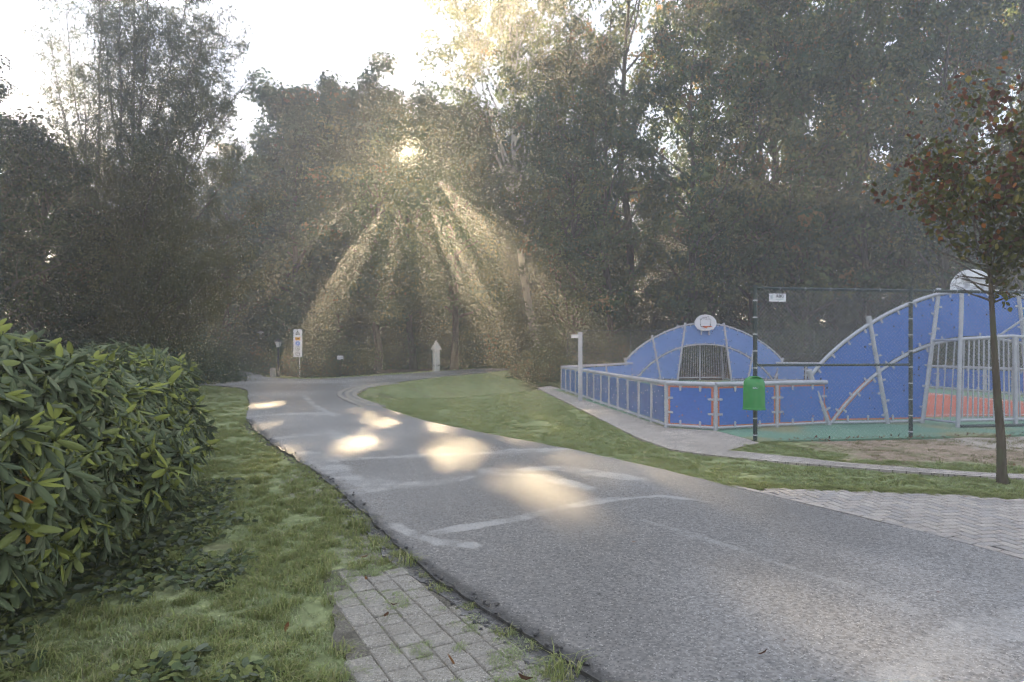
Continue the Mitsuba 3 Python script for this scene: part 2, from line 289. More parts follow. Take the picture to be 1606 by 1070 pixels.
PATH_LO = [(843, 609), (868, 622), (915, 645), (960, 668), (1000, 688), (1050, 706), (1100, 714), (1140, 718), (1221, 726), (1286, 731), (1342, 736), (1400, 740), (1517, 748), (1606, 753), (1800, 768)]
PATH_HI = [(1800, 760), (1606, 746), (1517, 742), (1400, 733), (1310, 726), (1253, 719), (1205, 714), (1140, 708), (1165, 702), (1190, 696), (1160, 686), (1122, 676), (1045, 671), (960, 640), (881, 611), (862, 606)]
PATH = sg.Polygon([G(*q) for q in PATH_LO + PATH_HI]).buffer(0)
obj('footpath', prism(rough_edge(PATH, 0.15, 0.03, 2), 0.08, -0.06), 'path_brick'); label('footpath', 'narrow brick footpath beside the court boards', kind='structure')

# herringbone apron of bricks at the road's right edge
AP = [G(1153, 769), G(1398, 828), G(1606, 886), W(5.4, 1.6), (9.5, 2.5), (9.0, 6.9), G(1606, 783), G(1500, 778), G(1400, 773), G(1300, 770), G(1230, 767)]
APRON = sg.Polygon(AP).buffer(0).difference(ROAD.buffer(0.02))
APRON = max(getattr(APRON, 'geoms', [APRON]), key=lambda g: g.area)
obj('brick_apron', prism(APRON.buffer(0.04), 0.06, -0.055), 'brick_bed'); label('brick_apron', 'driveway apron of pale clay bricks in herringbone', kind='structure')
def brick_mesh(l, w, h, ch=0.005):
    a, b = l / 2, w / 2
    v = [[-a, -b, 0], [a, -b, 0], [a, b, 0], [-a, b, 0], [-a, -b, h - ch], [a, -b, h - ch], [a, b, h - ch], [-a, b, h - ch]] + [[sx * (a - ch), sy * (b - ch), h] for sx, sy in ((-1, -1), (1, -1), (1, 1), (-1, 1))]
    q = [[0, 1, 5, 4], [1, 2, 6, 5], [2, 3, 7, 6], [3, 0, 4, 7], [4, 5, 9, 8], [5, 6, 10, 9], [6, 7, 11, 10], [7, 4, 8, 11], [8, 9, 10, 11]]
    return np.array(v, float), np.array(q)
BRICK = [mikit.ply(brick_mesh(0.186, 0.086, 0.06, 0.004), b) for b in BR]
HA = math.radians(9); ca, sa = math.cos(HA), math.sin(HA)
cand = []
inner = APRON.buffer(-0.10)
for a in range(-20, 95):
    for b in range(-40, 70):
        t = (a - b) % 4
        if t not in (0, 3): continue
        cx, cy = (a + 1, b + 0.5) if t == 0 else (a + 0.5, b + 1)
        x, y = 3.0 + 0.1 * (cx * ca - cy * sa), 5.0 + 0.1 * (cx * sa + cy * ca)
        if inner.contains(sg.Point(x, y)): cand.append((math.hypot(x, y), x, y, math.degrees(HA) + (0 if t == 0 else 90)))
edge = sg.LineString(spline(R_EDGE[13:18], 30)).intersection(APRON.buffer(0.12)); edge = max(getattr(edge, 'geoms', [edge]), key=lambda g: g.length).offset_curve(0.075)
s = 0.1
while s < edge.length:
    p, p2 = edge.interpolate(s), edge.interpolate(s + 0.01)
    cand.append((math.hypot(p.x, p.y) - 1, p.x, p.y, math.degrees(math.atan2(p2.y - p.y, p2.x - p.x)))); s += 0.2
inview = lambda x, y: abs(x / y) < 0.83
cand = sorted(cand, key=lambda c: (not inview(c[1], c[2]), c[0]))
rng = np.random.default_rng(3)
rest = MB()
for n, (d, x, y, ang) in enumerate(cand):
    z = -0.028 + rng.normal(0, 0.0004)
    if n < 300: put('brick', BRICK[rng.integers(3)], 'brick_apron', rot_T(x, y, z, ang + rng.normal(0, 0.6)))
    else:
        v, f = brick_mesh(0.186, 0.086, 0.06, 0.004); c, s_ = math.cos(math.radians(ang)), math.sin(math.radians(ang))
        rest.add(v @ np.array([[c, s_, 0], [-s_, c, 0], [0, 0, 1]]) + [x, y, z], np.vstack([f[:, [0, 1, 2]], f[:, [0, 2, 3]]]))
if rest.n: obj('further_bricks', rest.out(), BR[0], 'brick_apron'); label('brick_apron__further_bricks', kind='stuff')

# old concrete pavers in the left verge
PV = sg.Polygon([G(*q) for q in [(520, 905), (560, 893), (640, 890), (700, 915), (760, 962), (850, 1040), (900, 1085), (860, 1150), (560, 1150), (550, 1040)]])
PV = PV.difference(ROAD.buffer(0.03))
PV = max(getattr(PV, 'geoms', [PV]), key=lambda g: g.area)
obj('paved_strip', prism(rough_edge(PV.buffer(0.05), 0.06, 0.08, 8), 0.05, -0.045), 'sand_joint'); label('paved_strip', 'strip of old concrete pavers beside the broken road edge', kind='structure')
PAVER = [mikit.ply(brick_mesh(l, 0.147, 0.05, 0.007), 'concrete') for l in (0.147, 0.147)]
d0 = np.array([0.473, -0.76 * K]); d0 /= np.linalg.norm(d0); d1 = np.array([-d0[1], d0[0]]); o = G(666, 1069)
ang0 = math.degrees(math.atan2(d0[1], d0[0]))
for a in range(-34, 34):
    for b in range(-34, 34):
        p = o + d0 * 0.153 * (a + 0.5 * (b % 2)) + d1 * 0.153 * (b + 0.5)
        if PV.buffer(-0.03).contains(sg.Point(p)):
            put('paver', PAVER[0], 'paved_strip', T().translate([p[0], p[1], -0.0385 + rng.normal(0, 0.0022)]).rotate([0, 0, 1], ang0 + rng.normal(0, 1.2)).rotate([1, 0, 0], rng.normal(0, 0.7)).rotate([0, 1, 0], rng.normal(0, 0.7)))

# three rows of kerb bricks round the tip of the grass island
mb = MB()
for row in range(3):
    ln = sg.LineString(spline([W(*q) for q in [(-5.5, 27.5), (-6.05, 25.5), (-6.12, 23.6), (-5.75, 21.0), (-4.7, 18.3), (-3.6, 16.2)]], 12)).offset_curve(-(0.02 + row * 0.26))
    s = 0.0
    while s < ln.length - 0.2:
        p, p2 = ln.interpolate(s), ln.interpolate(s + 0.05)
        v, f = brick_mesh(0.20, 0.17, 0.09, 0.02); t = math.atan2(p2.y - p.y, p2.x - p.x)
        c, s_ = math.cos(t), math.sin(t)
        mb.add(v @ np.array([[c, s_, 0], [-s_, c, 0], [0, 0, 1]]) + [p.x, p.y, -0.045 + 0.012 * row + rng.normal(0, 0.004)], np.vstack([f[:, [0, 1, 2]], f[:, [0, 2, 3]]])); s += 0.215
obj('kerb', mb.out(), 'concrete'); label('kerb', 'three curved rows of kerb bricks round the tip of the grass', 'kerb', kind='stuff')

# ------------------------------------------------------------------ leaves and trees
def leaf_cloud(pos, rng, length, width, up=0.35, droop=0.2):
    """rhombic leaves, two triangles each"""
    n = len(pos)
    nn = rng.normal(size=(n, 3)) * (0.55 if pos.shape[1] > 3 else 1.0); nn[:, 2] += up * 2
    if pos.shape[1] > 3: nn += 0.9 * pos[:, 3:6]
    cl = 0.85 * pos[:, 3:6] + [0, 0, 0.55] if pos.shape[1] > 3 else None
    pos = pos[:, :3]; nn /= np.linalg.norm(nn, axis=1, keepdims=True)
    d = np.cross(nn, rng.normal(size=(n, 3))); d[:, 2] -= droop; d /= np.linalg.norm(d, axis=1, keepdims=True)
    w = np.cross(nn, d); w /= np.linalg.norm(w, axis=1, keepdims=True)
    L = length * rng.uniform(0.7, 1.3, (n, 1)); Wd = width * rng.uniform(0.7, 1.3, (n, 1))
    global LEAF_N
    LEAF_N = np.repeat(nn * np.sign(nn[:, 2:] + 1e-9) * 0.35 + (cl if cl is not None else [0, 0, 0.6]), 4, axis=0)
    v = np.stack([pos, pos + d * L * 0.45 + w * Wd / 2, pos + d * L, pos + d * L * 0.45 - w * Wd / 2], 1).reshape(-1, 3)
    k = np.arange(n) * 4
    return v, np.vstack([np.stack([k, k + 1, k + 2], 1), np.stack([k, k + 2, k + 3], 1)])
def leaf_cols(pos, rng, cols, probs, spread=0.08, per=4):
    n, pr = len(pos), np.array(probs) / np.sum(probs)
    k = rng.choice(len(cols), n, p=pr); b = np.ones(n)
    if pos.shape[1] > 3:                                # most leaves of a cluster share their tint
        q = pos[:, 6].astype(int); m = q.max() + 1
        k = np.where(rng.uniform(size=n) < 0.9, rng.choice(len(cols), m, p=pr)[q], k); b = rng.uniform(0.72, 1.35, m)[q]
    c = np.array(cols)[k] * (b * rng.uniform(1 - spread, 1 + spread, n))[:, None]
    return np.repeat(np.clip(c, 0, 1), per, axis=0)
GREENS = [(0.078, 0.108, 0.042), (0.068, 0.102, 0.050), (0.115, 0.138, 0.046), (0.17, 0.165, 0.05), (0.24, 0.14, 0.045)]
SUMMER = [0.42, 0.36, 0.17, 0.04, 0.01]
AUTUMN = [0.35, 0.25, 0.22, 0.12, 0.06]

def wander(rng, a, d, length, n, curl=0.12, lift=0.0):
    p, d = [np.array(a, float)], np.array(d, float); d /= np.linalg.norm(d)
    for _ in range(n):
        d = d + rng.normal(0, curl, 3) + [0, 0, lift]; d /= np.linalg.norm(d); p.append(p[-1] + d * length / n)
    return np.array(p)
def grow(seed, H, r0, base, crown_r, n_limb=26, n_leaf=20000, llen=0.16, lwid=0.10, cols=GREENS, probs=SUMMER, lean=(0, 0), profile=None, clump=0.45, pitch=0.5, lift=0.03, fill=0.25, trunk_pts=None, up=0.35, droop=0.2, per_limb=5, tops=1):
    """trunk mesh, branch mesh, leaf positions"""
    rng = np.random.default_rng(seed)
    if trunk_pts is None:
        n = 12; z = np.linspace(-0.3, H * 0.97, n)
        wob = np.cumsum(rng.normal(0, H * 0.006, (n, 2)), 0); wob -= wob[0]
        tp = np.c_[wob + np.outer(z / H, lean), z]
    else: tp = np.asarray(trunk_pts, float)
    zt = tp[:, 2]; tr = r0 * np.clip(1 - zt / (H * 1.02), 0.03, 1) ** 0.8; tr[0] *= 1.35; tr[1] *= 1.04
    trunk, br = MB().tube(tp, tr, 9), MB()
    prof = profile or (lambda s: max(0.12, math.sin(math.pi * min(1, 0.12 + 0.86 * s)) ** 0.7))
    cents, sig = [], []
    for i in range(n_limb):
        s = (i + rng.uniform(0, 1)) / n_limb
        h = base + (H * 0.97 - base) * s
        a0 = np.array([np.interp(h, zt, tp[:, c]) for c in range(3)])
        az = i * 2.39996 + rng.normal(0, 0.35); R = crown_r * prof(s) * rng.uniform(0.7, 1.15)
        el = pitch + 0.5 * s + rng.normal(0, 0.18)
        d = [math.cos(az) * math.cos(el), math.sin(az) * math.cos(el), math.sin(el)]
        ln = R / max(0.45, math.cos(el))
        a0[2] -= 0.25 * ln * math.sin(el); a0[2] = max(a0[2], base * 0.6)
        a0[:2] = [np.interp(a0[2], zt, tp[:, c]) for c in range(2)]
        lp = wander(rng, a0, d, ln, 6, 0.13, lift)
        rb = min(np.interp(a0[2], zt, tr) * 0.55, 0.035 * ln + 0.01)
        br.tube(lp, rb * np.linspace(1, 0.18, 7), 5, False)
        for q in range(per_limb):
            k = rng.integers(2, 7); f = rng.uniform(0.2, 1)
            d2 = (lp[k] - lp[k - 1]) / (np.linalg.norm(lp[k] - lp[k - 1]) + 1e-9) + rng.normal(0, 0.55, 3)
            sp = wander(rng, lp[k], d2, ln * rng.uniform(0.25, 0.45), 3, 0.2, lift)
            br.tube(sp, rb * 0.28 * np.linspace(1, 0.25, 4), 3, False)
            cents += [sp[1], sp[2], sp[3]]; sig += [clump * 0.8, clump, clump]
        cents += [lp[3], lp[4], lp[5], lp[6]]; sig += [clump * 0.7, clump, clump, clump]
    cents, sig = np.array(cents), np.array(sig)
    wgt = rng.uniform(0.15, 1.0, len(cents)) ** 1.5; pick = rng.choice(len(cents), n_leaf, p=wgt / wgt.sum())
    off = rng.normal(0, 1, (n_leaf, 3)); off *= np.minimum(1, 1.5 / np.linalg.norm(off, axis=1, keepdims=True))
    pos = cents[pick] + off * sig[pick][:, None] * [1, 1, 0.7]
    pos = np.c_[pos, off, pick]; pos = pos[(pos[:, 2] > 0.15)]
    return trunk, br, pos, rng
HOLES = []                                             # gaps in the canopy along the sun's direction: (point, radius)
def cut(pos, origin, extra=0.1):
    if not HOLES: return pos
    w = pos[:, :3] + origin; keep = np.ones(len(pos), bool)
    for p, r in HOLES:
        q = w - p; along = q @ SUN; d = np.linalg.norm(q - along[:, None] * SUN, axis=1)
        keep &= (d > extra + r * (0.45 + 1.1 * meshkit.noise(w * 2.9, 5))) | (meshkit.noise(w * 3.7, 8) > 0.9)
    keep &= np.linalg.norm((w - SUNGAP) - ((w - SUNGAP) @ SUN)[:, None] * SUN, axis=1) > 0.25 + extra
    return pos[keep]
SUNGAP = P3(640, 237, 46 * K)
fan = np.random.default_rng(9)
for (u, v, r) in [(598, 322, 0.42), (671, 312, 0.27), (655, 331, 0.32), (690, 322, 0.28), (624, 336, 0.30), (578, 350, 0.24), (702, 350, 0.40), (735, 372, 0.40), (558, 318, 0.14), (768, 330, 0.16), (790, 262, 0.16), (770, 398, 0.22), (548, 380, 0.28), (640, 365, 0.26)] + \
        [(640 + fan.uniform(-80, 105), fan.uniform(285, 400), fan.uniform(0.12, 0.25)) for _ in range(30)]:
    HOLES.append((P3(u, v, 46 * K), r + 0.03))
def tree_unique(name, x, y, text, cat='tree', bark_='bark_dark', leaf='leaf', cols=GREENS, probs=SUMMER, holes=True, group=None, **kw):
    t = thing(name, text, cat, group)
    z = float(zg(x, y)) if abs(x) < 190 else 0.0
    o = np.array([x, y, z])
    trunk, br, pos, rng = grow(cols=cols, probs=probs, **kw)
    if holes: pos = cut(pos, o, 0.55 * kw.get('llen', 0.16))
    v, f = leaf_cloud(pos, rng, kw.get('llen', 0.16), kw.get('lwid', 0.10), kw.get('up', 0.35), kw.get('droop', 0.2))
    M = T().translate(o.tolist())
    obj('trunk', trunk.out(), bark_, t, True, to_world=M); obj('branches', br.out(), bark_, t, True, to_world=M)
    k = key_of(t + '__crown'); scene[k] = soft_ply((v, f), leaf, leaf_cols(pos, rng, cols, probs), LEAF_N, to_world=M)
    return t
def tree_group(gname, bark_='bark_dark', leaf='leaf', cols=GREENS, probs=SUMMER, **kw):
    trunk, br, pos, rng = grow(cols=cols, probs=probs, **kw)
    v, f = leaf_cloud(pos, rng, kw.get('llen', 0.16), kw.get('lwid', 0.10), kw.get('up', 0.35), kw.get('droop', 0.2))
    scene[gname] = {'type': 'shapegroup', 'trunk': mikit.ply(trunk.out(), bark_, True), 'branches': mikit.ply(br.out(), bark_, True), 'crown': soft_ply((v, f), leaf, leaf_cols(pos, rng, cols, probs), LEAF_N)}
    USED.add(gname)
def plant(gname, name, x, y, deg, s, text, cat='tree', group=None, mirror=False):
    t = thing(name, text, cat, group)
    scene[t] = {'type': 'instance', 'to_world': rot_T(x, y, -0.05, deg, s), 'g': {'type': 'ref', 'id': gname}}
    return t
def bush_group(gname, seed, R, H, n_leaf, llen, lwid, cols, probs, leaf='leaf', stems=9):
    rng = np.random.default_rng(seed); br = MB(); cents = []
    for i in range(stems):
        az = i * 2.4 + rng.normal(0, 0.3); el = rng.uniform(0.5, 1.3)
        p = wander(rng, [rng.normal(0, .15), rng.normal(0, .15), -0.1], [math.cos(az) * math.cos(el), math.sin(az) * math.cos(el), math.sin(el)], H * rng.uniform(0.7, 1.05), 6, 0.15, 0.0)
        br.tube(p, 0.03 * np.linspace(1, .2, 7), 4, False)
        for k in range(1, 7):
            for _ in range(3): cents.append(p[k] + rng.normal(0, 1, 3) * [R * .28, R * .28, H * .12])
    cents = np.array(cents); pick = rng.integers(len(cents), size=n_leaf)
    pos = cents[pick] + rng.normal(0, 1, (n_leaf, 3)) * R * 0.13
    pos[:, 2] = np.abs(pos[:, 2])
    off = (pos - cents[pick]) / (R * 0.13); pos = np.c_[pos, off * 0.6 + (pos - [0, 0, H * .35]) / [R, R, H] * 0.8, pick]
    v, f = leaf_cloud(pos, rng, llen, lwid)
    scene[gname] = {'type': 'shapegroup', 'stems': mikit.ply(br.out(), 'bark_dark', True), 'foliage': soft_ply((v, f), leaf, leaf_cols(pos, rng, cols, probs), LEAF_N)}
    USED.add(gname)

# --- the wood
DARK = [(0.056, 0.080, 0.036), (0.050, 0.078, 0.044), (0.084, 0.106, 0.042), (0.13, 0.128, 0.045), (0.17, 0.105, 0.045)]
DENSE = lambda s: max(0.35, math.sin(math.pi * min(1, 0.22 + 0.76 * s)) ** 0.6)
tree_group('wood_a', leaf='leaf_dark', seed=11, H=24, r0=0.28, base=2.5, crown_r=4.6, n_limb=36, n_leaf=17500, cols=DARK, probs=SUMMER, profile=DENSE, llen=0.30, lwid=0.20)
tree_group('wood_b', leaf='leaf', seed=12, H=27, r0=0.32, base=6.0, crown_r=4.8, n_limb=32, n_leaf=14500, cols=GREENS, probs=AUTUMN, llen=0.28, lwid=0.19)
tree_group('wood_c', leaf='leaf_dark', seed=13, H=22, r0=0.25, base=1.8, crown_r=4.4, n_limb=38, n_leaf=18000, cols=DARK, probs=AUTUMN, profile=DENSE, llen=0.28, lwid=0.19)
tree_group('wood_d', leaf='leaf', seed=14, H=30, r0=0.34, base=9.0, crown_r=5.0, n_limb=30, n_leaf=13000, cols=GREENS, probs=AUTUMN, llen=0.28, lwid=0.19, clump=0.5)
BACK = lambda s: max(0.5, math.sin(math.pi * min(1, 0.3 + 0.66 * s)) ** 0.5)
tree_group('wood_far', leaf='leaf_dark', seed=15, H=22, r0=0.3, base=3.0, crown_r=5.0, n_limb=30, n_leaf=13000, cols=DARK, probs=SUMMER, llen=0.42, lwid=0.30, profile=BACK)
bush_group('bush_a', 21, 2.0, 3.0, 8000, 0.16, 0.10, DARK, SUMMER)
bush_group('bush_b', 22, 1.8, 2.2, 7500, 0.14, 0.09, DARK, AUTUMN)

# trees round the sun, each grown on its own so that the gaps the sun shines through can stay open
UNI = [(470, 45, 20.5, 2.0, 'dark broadleaf tree behind the signboard at the left end of the sunlit grove'), (530, 47, 22.5, 2.5, 'round topped dark tree left of the sun, highest of the grove'),
       (592, 45.5, 21, 3.0, 'dark tree just left of the sun with a beam under its crown'), (648, 47, 20.5, 5.0, 'dark tree with the low sun glaring through its crown'),
       (712, 46, 19.5, 4.5, 'dark tree right of the sun behind the pointed pillar')]
for i, (u, y, H, b, text) in enumerate(UNI):
    tree_unique('oak_tree', (u - UC) * y / 900, y * K, text, seed=40 + i, H=H, r0=0.30, base=b, crown_r=4.0, n_limb=52, n_leaf=48000, llen=0.32, lwid=0.22, clump=0.6, cols=DARK, probs=SUMMER, profile=DENSE, group=None, leaf='leaf_grove')
for i, (u, y, H) in enumerate([(440, 56, 18), (505, 57, 19), (560, 55, 19.5), (612, 58, 20.5), (660, 56, 19.5), (705, 58, 20), (755, 56, 20), (810, 58, 20), (865, 57, 21)]):
    tree_unique('oak_tree', (u - UC) * y / 900, y * K, 'tall dark tree of the second row half hidden behind the sunlit grove', seed=60 + i, H=H, r0=0.3, base=5.0, crown_r=4.8, n_limb=44, n_leaf=46000, llen=0.36, lwid=0.26, clump=0.8, cols=DARK, probs=SUMMER, profile=BACK, leaf='leaf_grove', group='second row of trees behind the sunlit grove')
# the pale barked tree with bright yellow green leaves
tp = [P3(u, v, 50 * K) - P3(848, 583, 50 * K) for u, v in [(850, 592), (846, 570), (832, 500), (820, 430), (812, 360), (807, 280), (805, 200), (803, 130), (800, 60), (797, -10), (795, -60)]]
base = P3(848, 583, 50 * K)
LIME = [(0.10, 0.125, 0.04), (0.14, 0.16, 0.05), (0.08, 0.105, 0.035), (0.19, 0.16, 0.045)]
trk, brn, pos, rng = grow(5, 37, 0.36, 11, 8.5, n_limb=46, n_leaf=40000, trunk_pts=np.array(tp), clump=0.55, pitch=0.75, lift=0.05, per_limb=6)
t = thing('birch_tree', 'tall pale barked tree with bright lime leaves and a bare white lower trunk', 'tree')
pos = cut(pos, np.array([base[0], base[1], 0])); v, f = leaf_cloud(pos, rng, 0.28, 0.19); M = T().translate([base[0], base[1], 0])
obj('trunk', trk.out(), 'bark_pale', t, True, to_world=M); obj('branches', brn.out(), 'bark_pale', t, True, to_world=M); k = key_of(t + '__crown'); scene[k] = soft_ply((v, f), 'leaf_lime', leaf_cols(pos, rng, LIME, [.4, .3, .2, .1]), LEAF_N, to_world=M)

WOOD = [  # group, photo column, depth, scale, text
    ('wood_c', 345, 47, 0.80, 'dark leafy tree above the road arm at the left, beside the willow'), ('wood_a', 408, 50, 0.72, 'dark tree standing behind the far hat shaped lamp'),
    ('wood_c', 905, 43, 0.85, 'leafy tree behind the white signpost at the far court corner'), ('wood_b', 880, 52, 1.05, 'tall thin crowned tree just right of the pale barked tree'),
    ('wood_d', 985, 48, 1.0, 'tall tree with yellowing upper leaves left of the small backboard'), ('wood_a', 960, 42, 0.75, 'dense dark tree behind the left shoulder of the far arch'),
    ('wood_c', 1075, 41, 0.92, 'broad dark tree right behind the far arch and small backboard'), ('wood_b', 1110, 50, 0.98, 'tall tree whose top dips below the frame, behind the far arch'),
    ('wood_a', 1175, 43, 0.95, 'dark tree behind the right shoulder of the far arch'), ('wood_d', 1205, 47, 1.04, 'tall loose crowned tree above the fence sign'),
    ('wood_c', 1270, 41, 0.98, 'dark dense tree behind the left bay of the wire fence'), ('wood_b', 1310, 48, 1.1, 'tall tree behind the middle of the wire fence'),
    ('wood_a', 1365, 42, 1.0, 'dark tree behind the inner fence post'), ('wood_d', 1420, 46, 1.1, 'tall bare stemmed tree left of the red leaved young tree'),
    ('wood_c', 1465, 40, 1.0, 'dark tree behind the large backboard'), ('wood_b', 1520, 45, 1.15, 'tall tree behind the crown of the red leaved young tree'),
    ('wood_a', 1590, 41, 1.05, 'dark tree at the right edge behind the young tree'), ('wood_d', 1640, 46, 1.1, 'tall tree at the far right edge of the wood')]
for i, (g, u, y, s, text) in enumerate(WOOD):
    plant(g, 'wood_tree', (u - UC) * y / 900, y * K, 47 * i + 13, (s * 1.15, s * 1.15, s * (1.28 if u > 900 else 1.0)), text)
for i, (u, y, s) in enumerate([(330, 58, .75), (395, 57, .75), (930, 57, .78), (1000, 55, .74), (1060, 58, .82), (1130, 56, .76), (1200, 58, .8), (1280, 56, .84), (1350, 57, .78), (1430, 55, .8), (1500, 57, .86), (1580, 56, .8), (1660, 57, .82)]):
    plant('wood_a' if i % 2 else 'wood_c', 'wood_tree', (u - UC) * y / 900, y * K, 61 * i + 5, s, 'dense dark tree of the second row half hidden by the wood edge', group='second row of the wood')
rng = np.random.default_rng(77)
for row, (y0, n, sc) in enumerate([(60, 15, 0.95), (72, 15, 0.95), (86, 15, 1.0)]):
    for i in range(n):
        u = 300 + (i + rng.uniform(0.1, 0.9)) * 1400 / n; y = y0 + rng.uniform(-3, 3)
        s = sc * rng.uniform(0.85, 1.05) * ((0.62, 0.70, 0.80)[row] if u < 900 else (0.82, 0.92, 1.0)[row])
        plant('wood_far', 'wood_tree', (u - UC) * y / 900, y * K, rng.uniform(0, 360), s, 'tree deep in the misty wood behind the front row', group='trees deep in the wood')
for i in range(30):                                                    # undergrowth along the wood's edge
    u = 330 + i * 43 + rng.uniform(-12, 12)
    if u < 425: y = 44 + rng.uniform(0, 3)
    elif u < 560: y = 36.5 + rng.uniform(0, 3)
    elif u < 830: y = 47 + rng.uniform(0, 5)
    else: y = 37.5 + rng.uniform(0, 4)
    text = 'dark undergrowth shrub at the edge of the wood'
    plant('bush_a' if i % 2 else 'bush_b', 'shrub', (u - UC) * y / 900, y * K, rng.uniform(0, 360), rng.uniform(0.8, 1.25), text, 'shrub', 'undergrowth along the edge of the wood')
for row, (y0, n) in enumerate([(54, 26), (62, 30), (74, 30)]):
    for i in range(n):
        u = 290 + (i + rng.uniform(0.1, 0.9)) * 1420 / n; y = y0 + rng.uniform(-3, 3)
        plant('bush_a' if i % 2 else 'bush_b', 'shrub', (u - UC) * y / 900, y * K, rng.uniform(0, 360), rng.uniform(1.5, 2.3), 'tall dark understory shrub in the depth of the wood', 'shrub', 'understory shrubs in the depth of the wood')
for u, y in [(610, 53), (655, 52.5), (690, 54), (722, 55), (750, 56), (790, 55), (825, 57), (862, 54)]:
    plant('bush_a', 'shrub', (u - UC) * y / 900, y * K, u, 1.9, 'tall dark shrub behind the pointed pillar at the foot of the grove', 'shrub', 'tall shrubs at the foot of the grove')
for u, y, s, text in [(845, 30, 0.55, 'low twiggy shrub at the end of the grass hollow'), (870, 31, 0.7, 'leafy shrub beside the far corner of the court boards'), (826, 33, 0.6, 'small dark shrub left of the far court corner by the pale trunk'),
                      (500, 34.5, 0.8, 'dark rounded shrub just right of the signboard'), (545, 36.5, 0.75, 'dark shrub behind the small white plate'), (455, 37, 0.9, 'brownish shrub behind the bollard and signboard')]:
    plant('bush_b', 'shrub', (u - UC) * y / 900, y * K, u, s, text, 'shrub')

# --- left side: willows and dark evergreens beyond the hedge
WIL = [(0.06, 0.075, 0.035), (0.085, 0.10, 0.045), (0.10, 0.105, 0.04), (0.05, 0.06, 0.03)]
def willow(name, x, y, seed, targets, n_leaf, text, leafz=1.2):
    """targets: stem ends relative to the base"""
    rng = np.random.default_rng(seed); t = thing(name, text, 'tree'); stems, tw, pos = MB(), MB(), []
    for (tx, ty, tz, r, dens) in targets:
        n = 12; s = np.linspace(0, 1, n)[:, None]; e = np.array([tx, ty, tz])
        bend = np.array([tx, ty, 0]) * 0.35
        p = s * e - bend * np.sin(np.pi * s) * 0.6 + np.c_[np.cumsum(rng.normal(0, 0.05, (n, 2)), 0), np.zeros(n)]
        p[0] = [rng.normal(0, .25), rng.normal(0, .25), -0.3]
        stems.tube(p, r * np.linspace(1, 0.12, n), 6, False)
        L = np.linalg.norm(e)
        for b in range(int(9 * L)):
            k = rng.uniform(0.22, 1.0); i0 = k * (n - 1); a0 = np.array([np.interp(i0, range(n), p[:, c]) for c in range(3)])
            az = rng.uniform(0, 6.28); d = [math.cos(az) * .8, math.sin(az) * .8, rng.uniform(0.2, 1.2)]
            q = wander(rng, a0, d, rng.uniform(0.7, 2.0) * (1.25 - 0.6 * k), 6, 0.16, -0.05)
            tw.tube(q, r * 0.16 * (1.1 - k) * np.linspace(1, 0.2, 7) + 0.003, 3, False)
            m = int(2.0 * dens * rng.uniform(0.4, 1.6))
            w = rng.uniform(0.25, 1, m) * 6
            pos.append(np.stack([np.interp(w, range(7), q[:, c]) for c in range(3)], 1) + rng.normal(0, 0.085, (m, 3)))
    pos = np.vstack(pos); pos = pos[pos[:, 2] > 0.3]
    rng.shuffle(pos); pos = pos[:n_leaf]
    v, f = leaf_cloud(pos, rng, 0.13, 0.04, 0.2, 0.7)
    M = T().translate([x, y, 0])
    obj('stems', stems.out(), 'bark_dark', t, True, to_world=M); obj('twigs', tw.out(), 'bark_dark', t, True, to_world=M)
    obj('foliage', (v, f), 'leaf', t, False, leaf_cols(pos, rng, WIL, [.35, .3, .2, .15]), to_world=M)
YW = 20 * K
def tgt(u, v, dy, r, dens, ub): q = P3(u, v, YW + dy); b = (ub - UC) * YW / F; return (q[0] - b, dy, q[2], r, dens)
willow('willow_tree', (195 - UC) * YW / F, YW, 31, [tgt(u, v, dy, r, dn, 195) for u, v, dy, r, dn in [(205, -60, 0, .11, 26), (150, -40, 1, .08, 20), (235, -30, -1, .10, 26), (300, -20, .5, .09, 28), (345, 20, -1, .08, 28), (270, 40, 1.5, .07, 30),
    (385, 130, 0, .07, 34), (405, 230, -1, .06, 36), (420, 320, .5, .05, 40), (330, 160, -1.5, .07, 36), (395, 400, -.8, .05, 46), (370, 480, -1.2, .045, 46), (300, 330, -1.8, .06, 40), (250, 250, -1.6, .06, 36), (335, 420, -2, .05, 46), (260, 400, -2.2, .05, 44), (410, 440, .8, .04, 40), (340, 60, 1.5, .06, 34), (180, -60, -1, .09, 30), (365, 60, -.5, .06, 34), (310, 120, .5, .06, 34)]], 200000,
    'big many stemmed willow leaning over the far end of the hedge')
willow('willow_tree', (105 - UC) * YW / F, YW + 1.5, 32, [tgt(u, v, dy, r, dn, 105) for u, v, dy, r, dn in [(118, -40, 0, .11, 13), (60, -20, 1, .07, 10), (20, 20, 0, .06, 9), (170, 20, .5, .07, 12), (90, 60, -1, .06, 12), (35, 100, -.5, .05, 10)]], 60000,
    'thin sparse willow with tall stems left of the big willow')
EVG = [(0.022, 0.032, 0.016), (0.03, 0.042, 0.018), (0.045, 0.055, 0.02), (0.07, 0.05, 0.03)]
CONE = lambda s: max(0.15, (1 - s) ** 0.55 * (0.55 + 0.45 * min(1, 3 * s)))
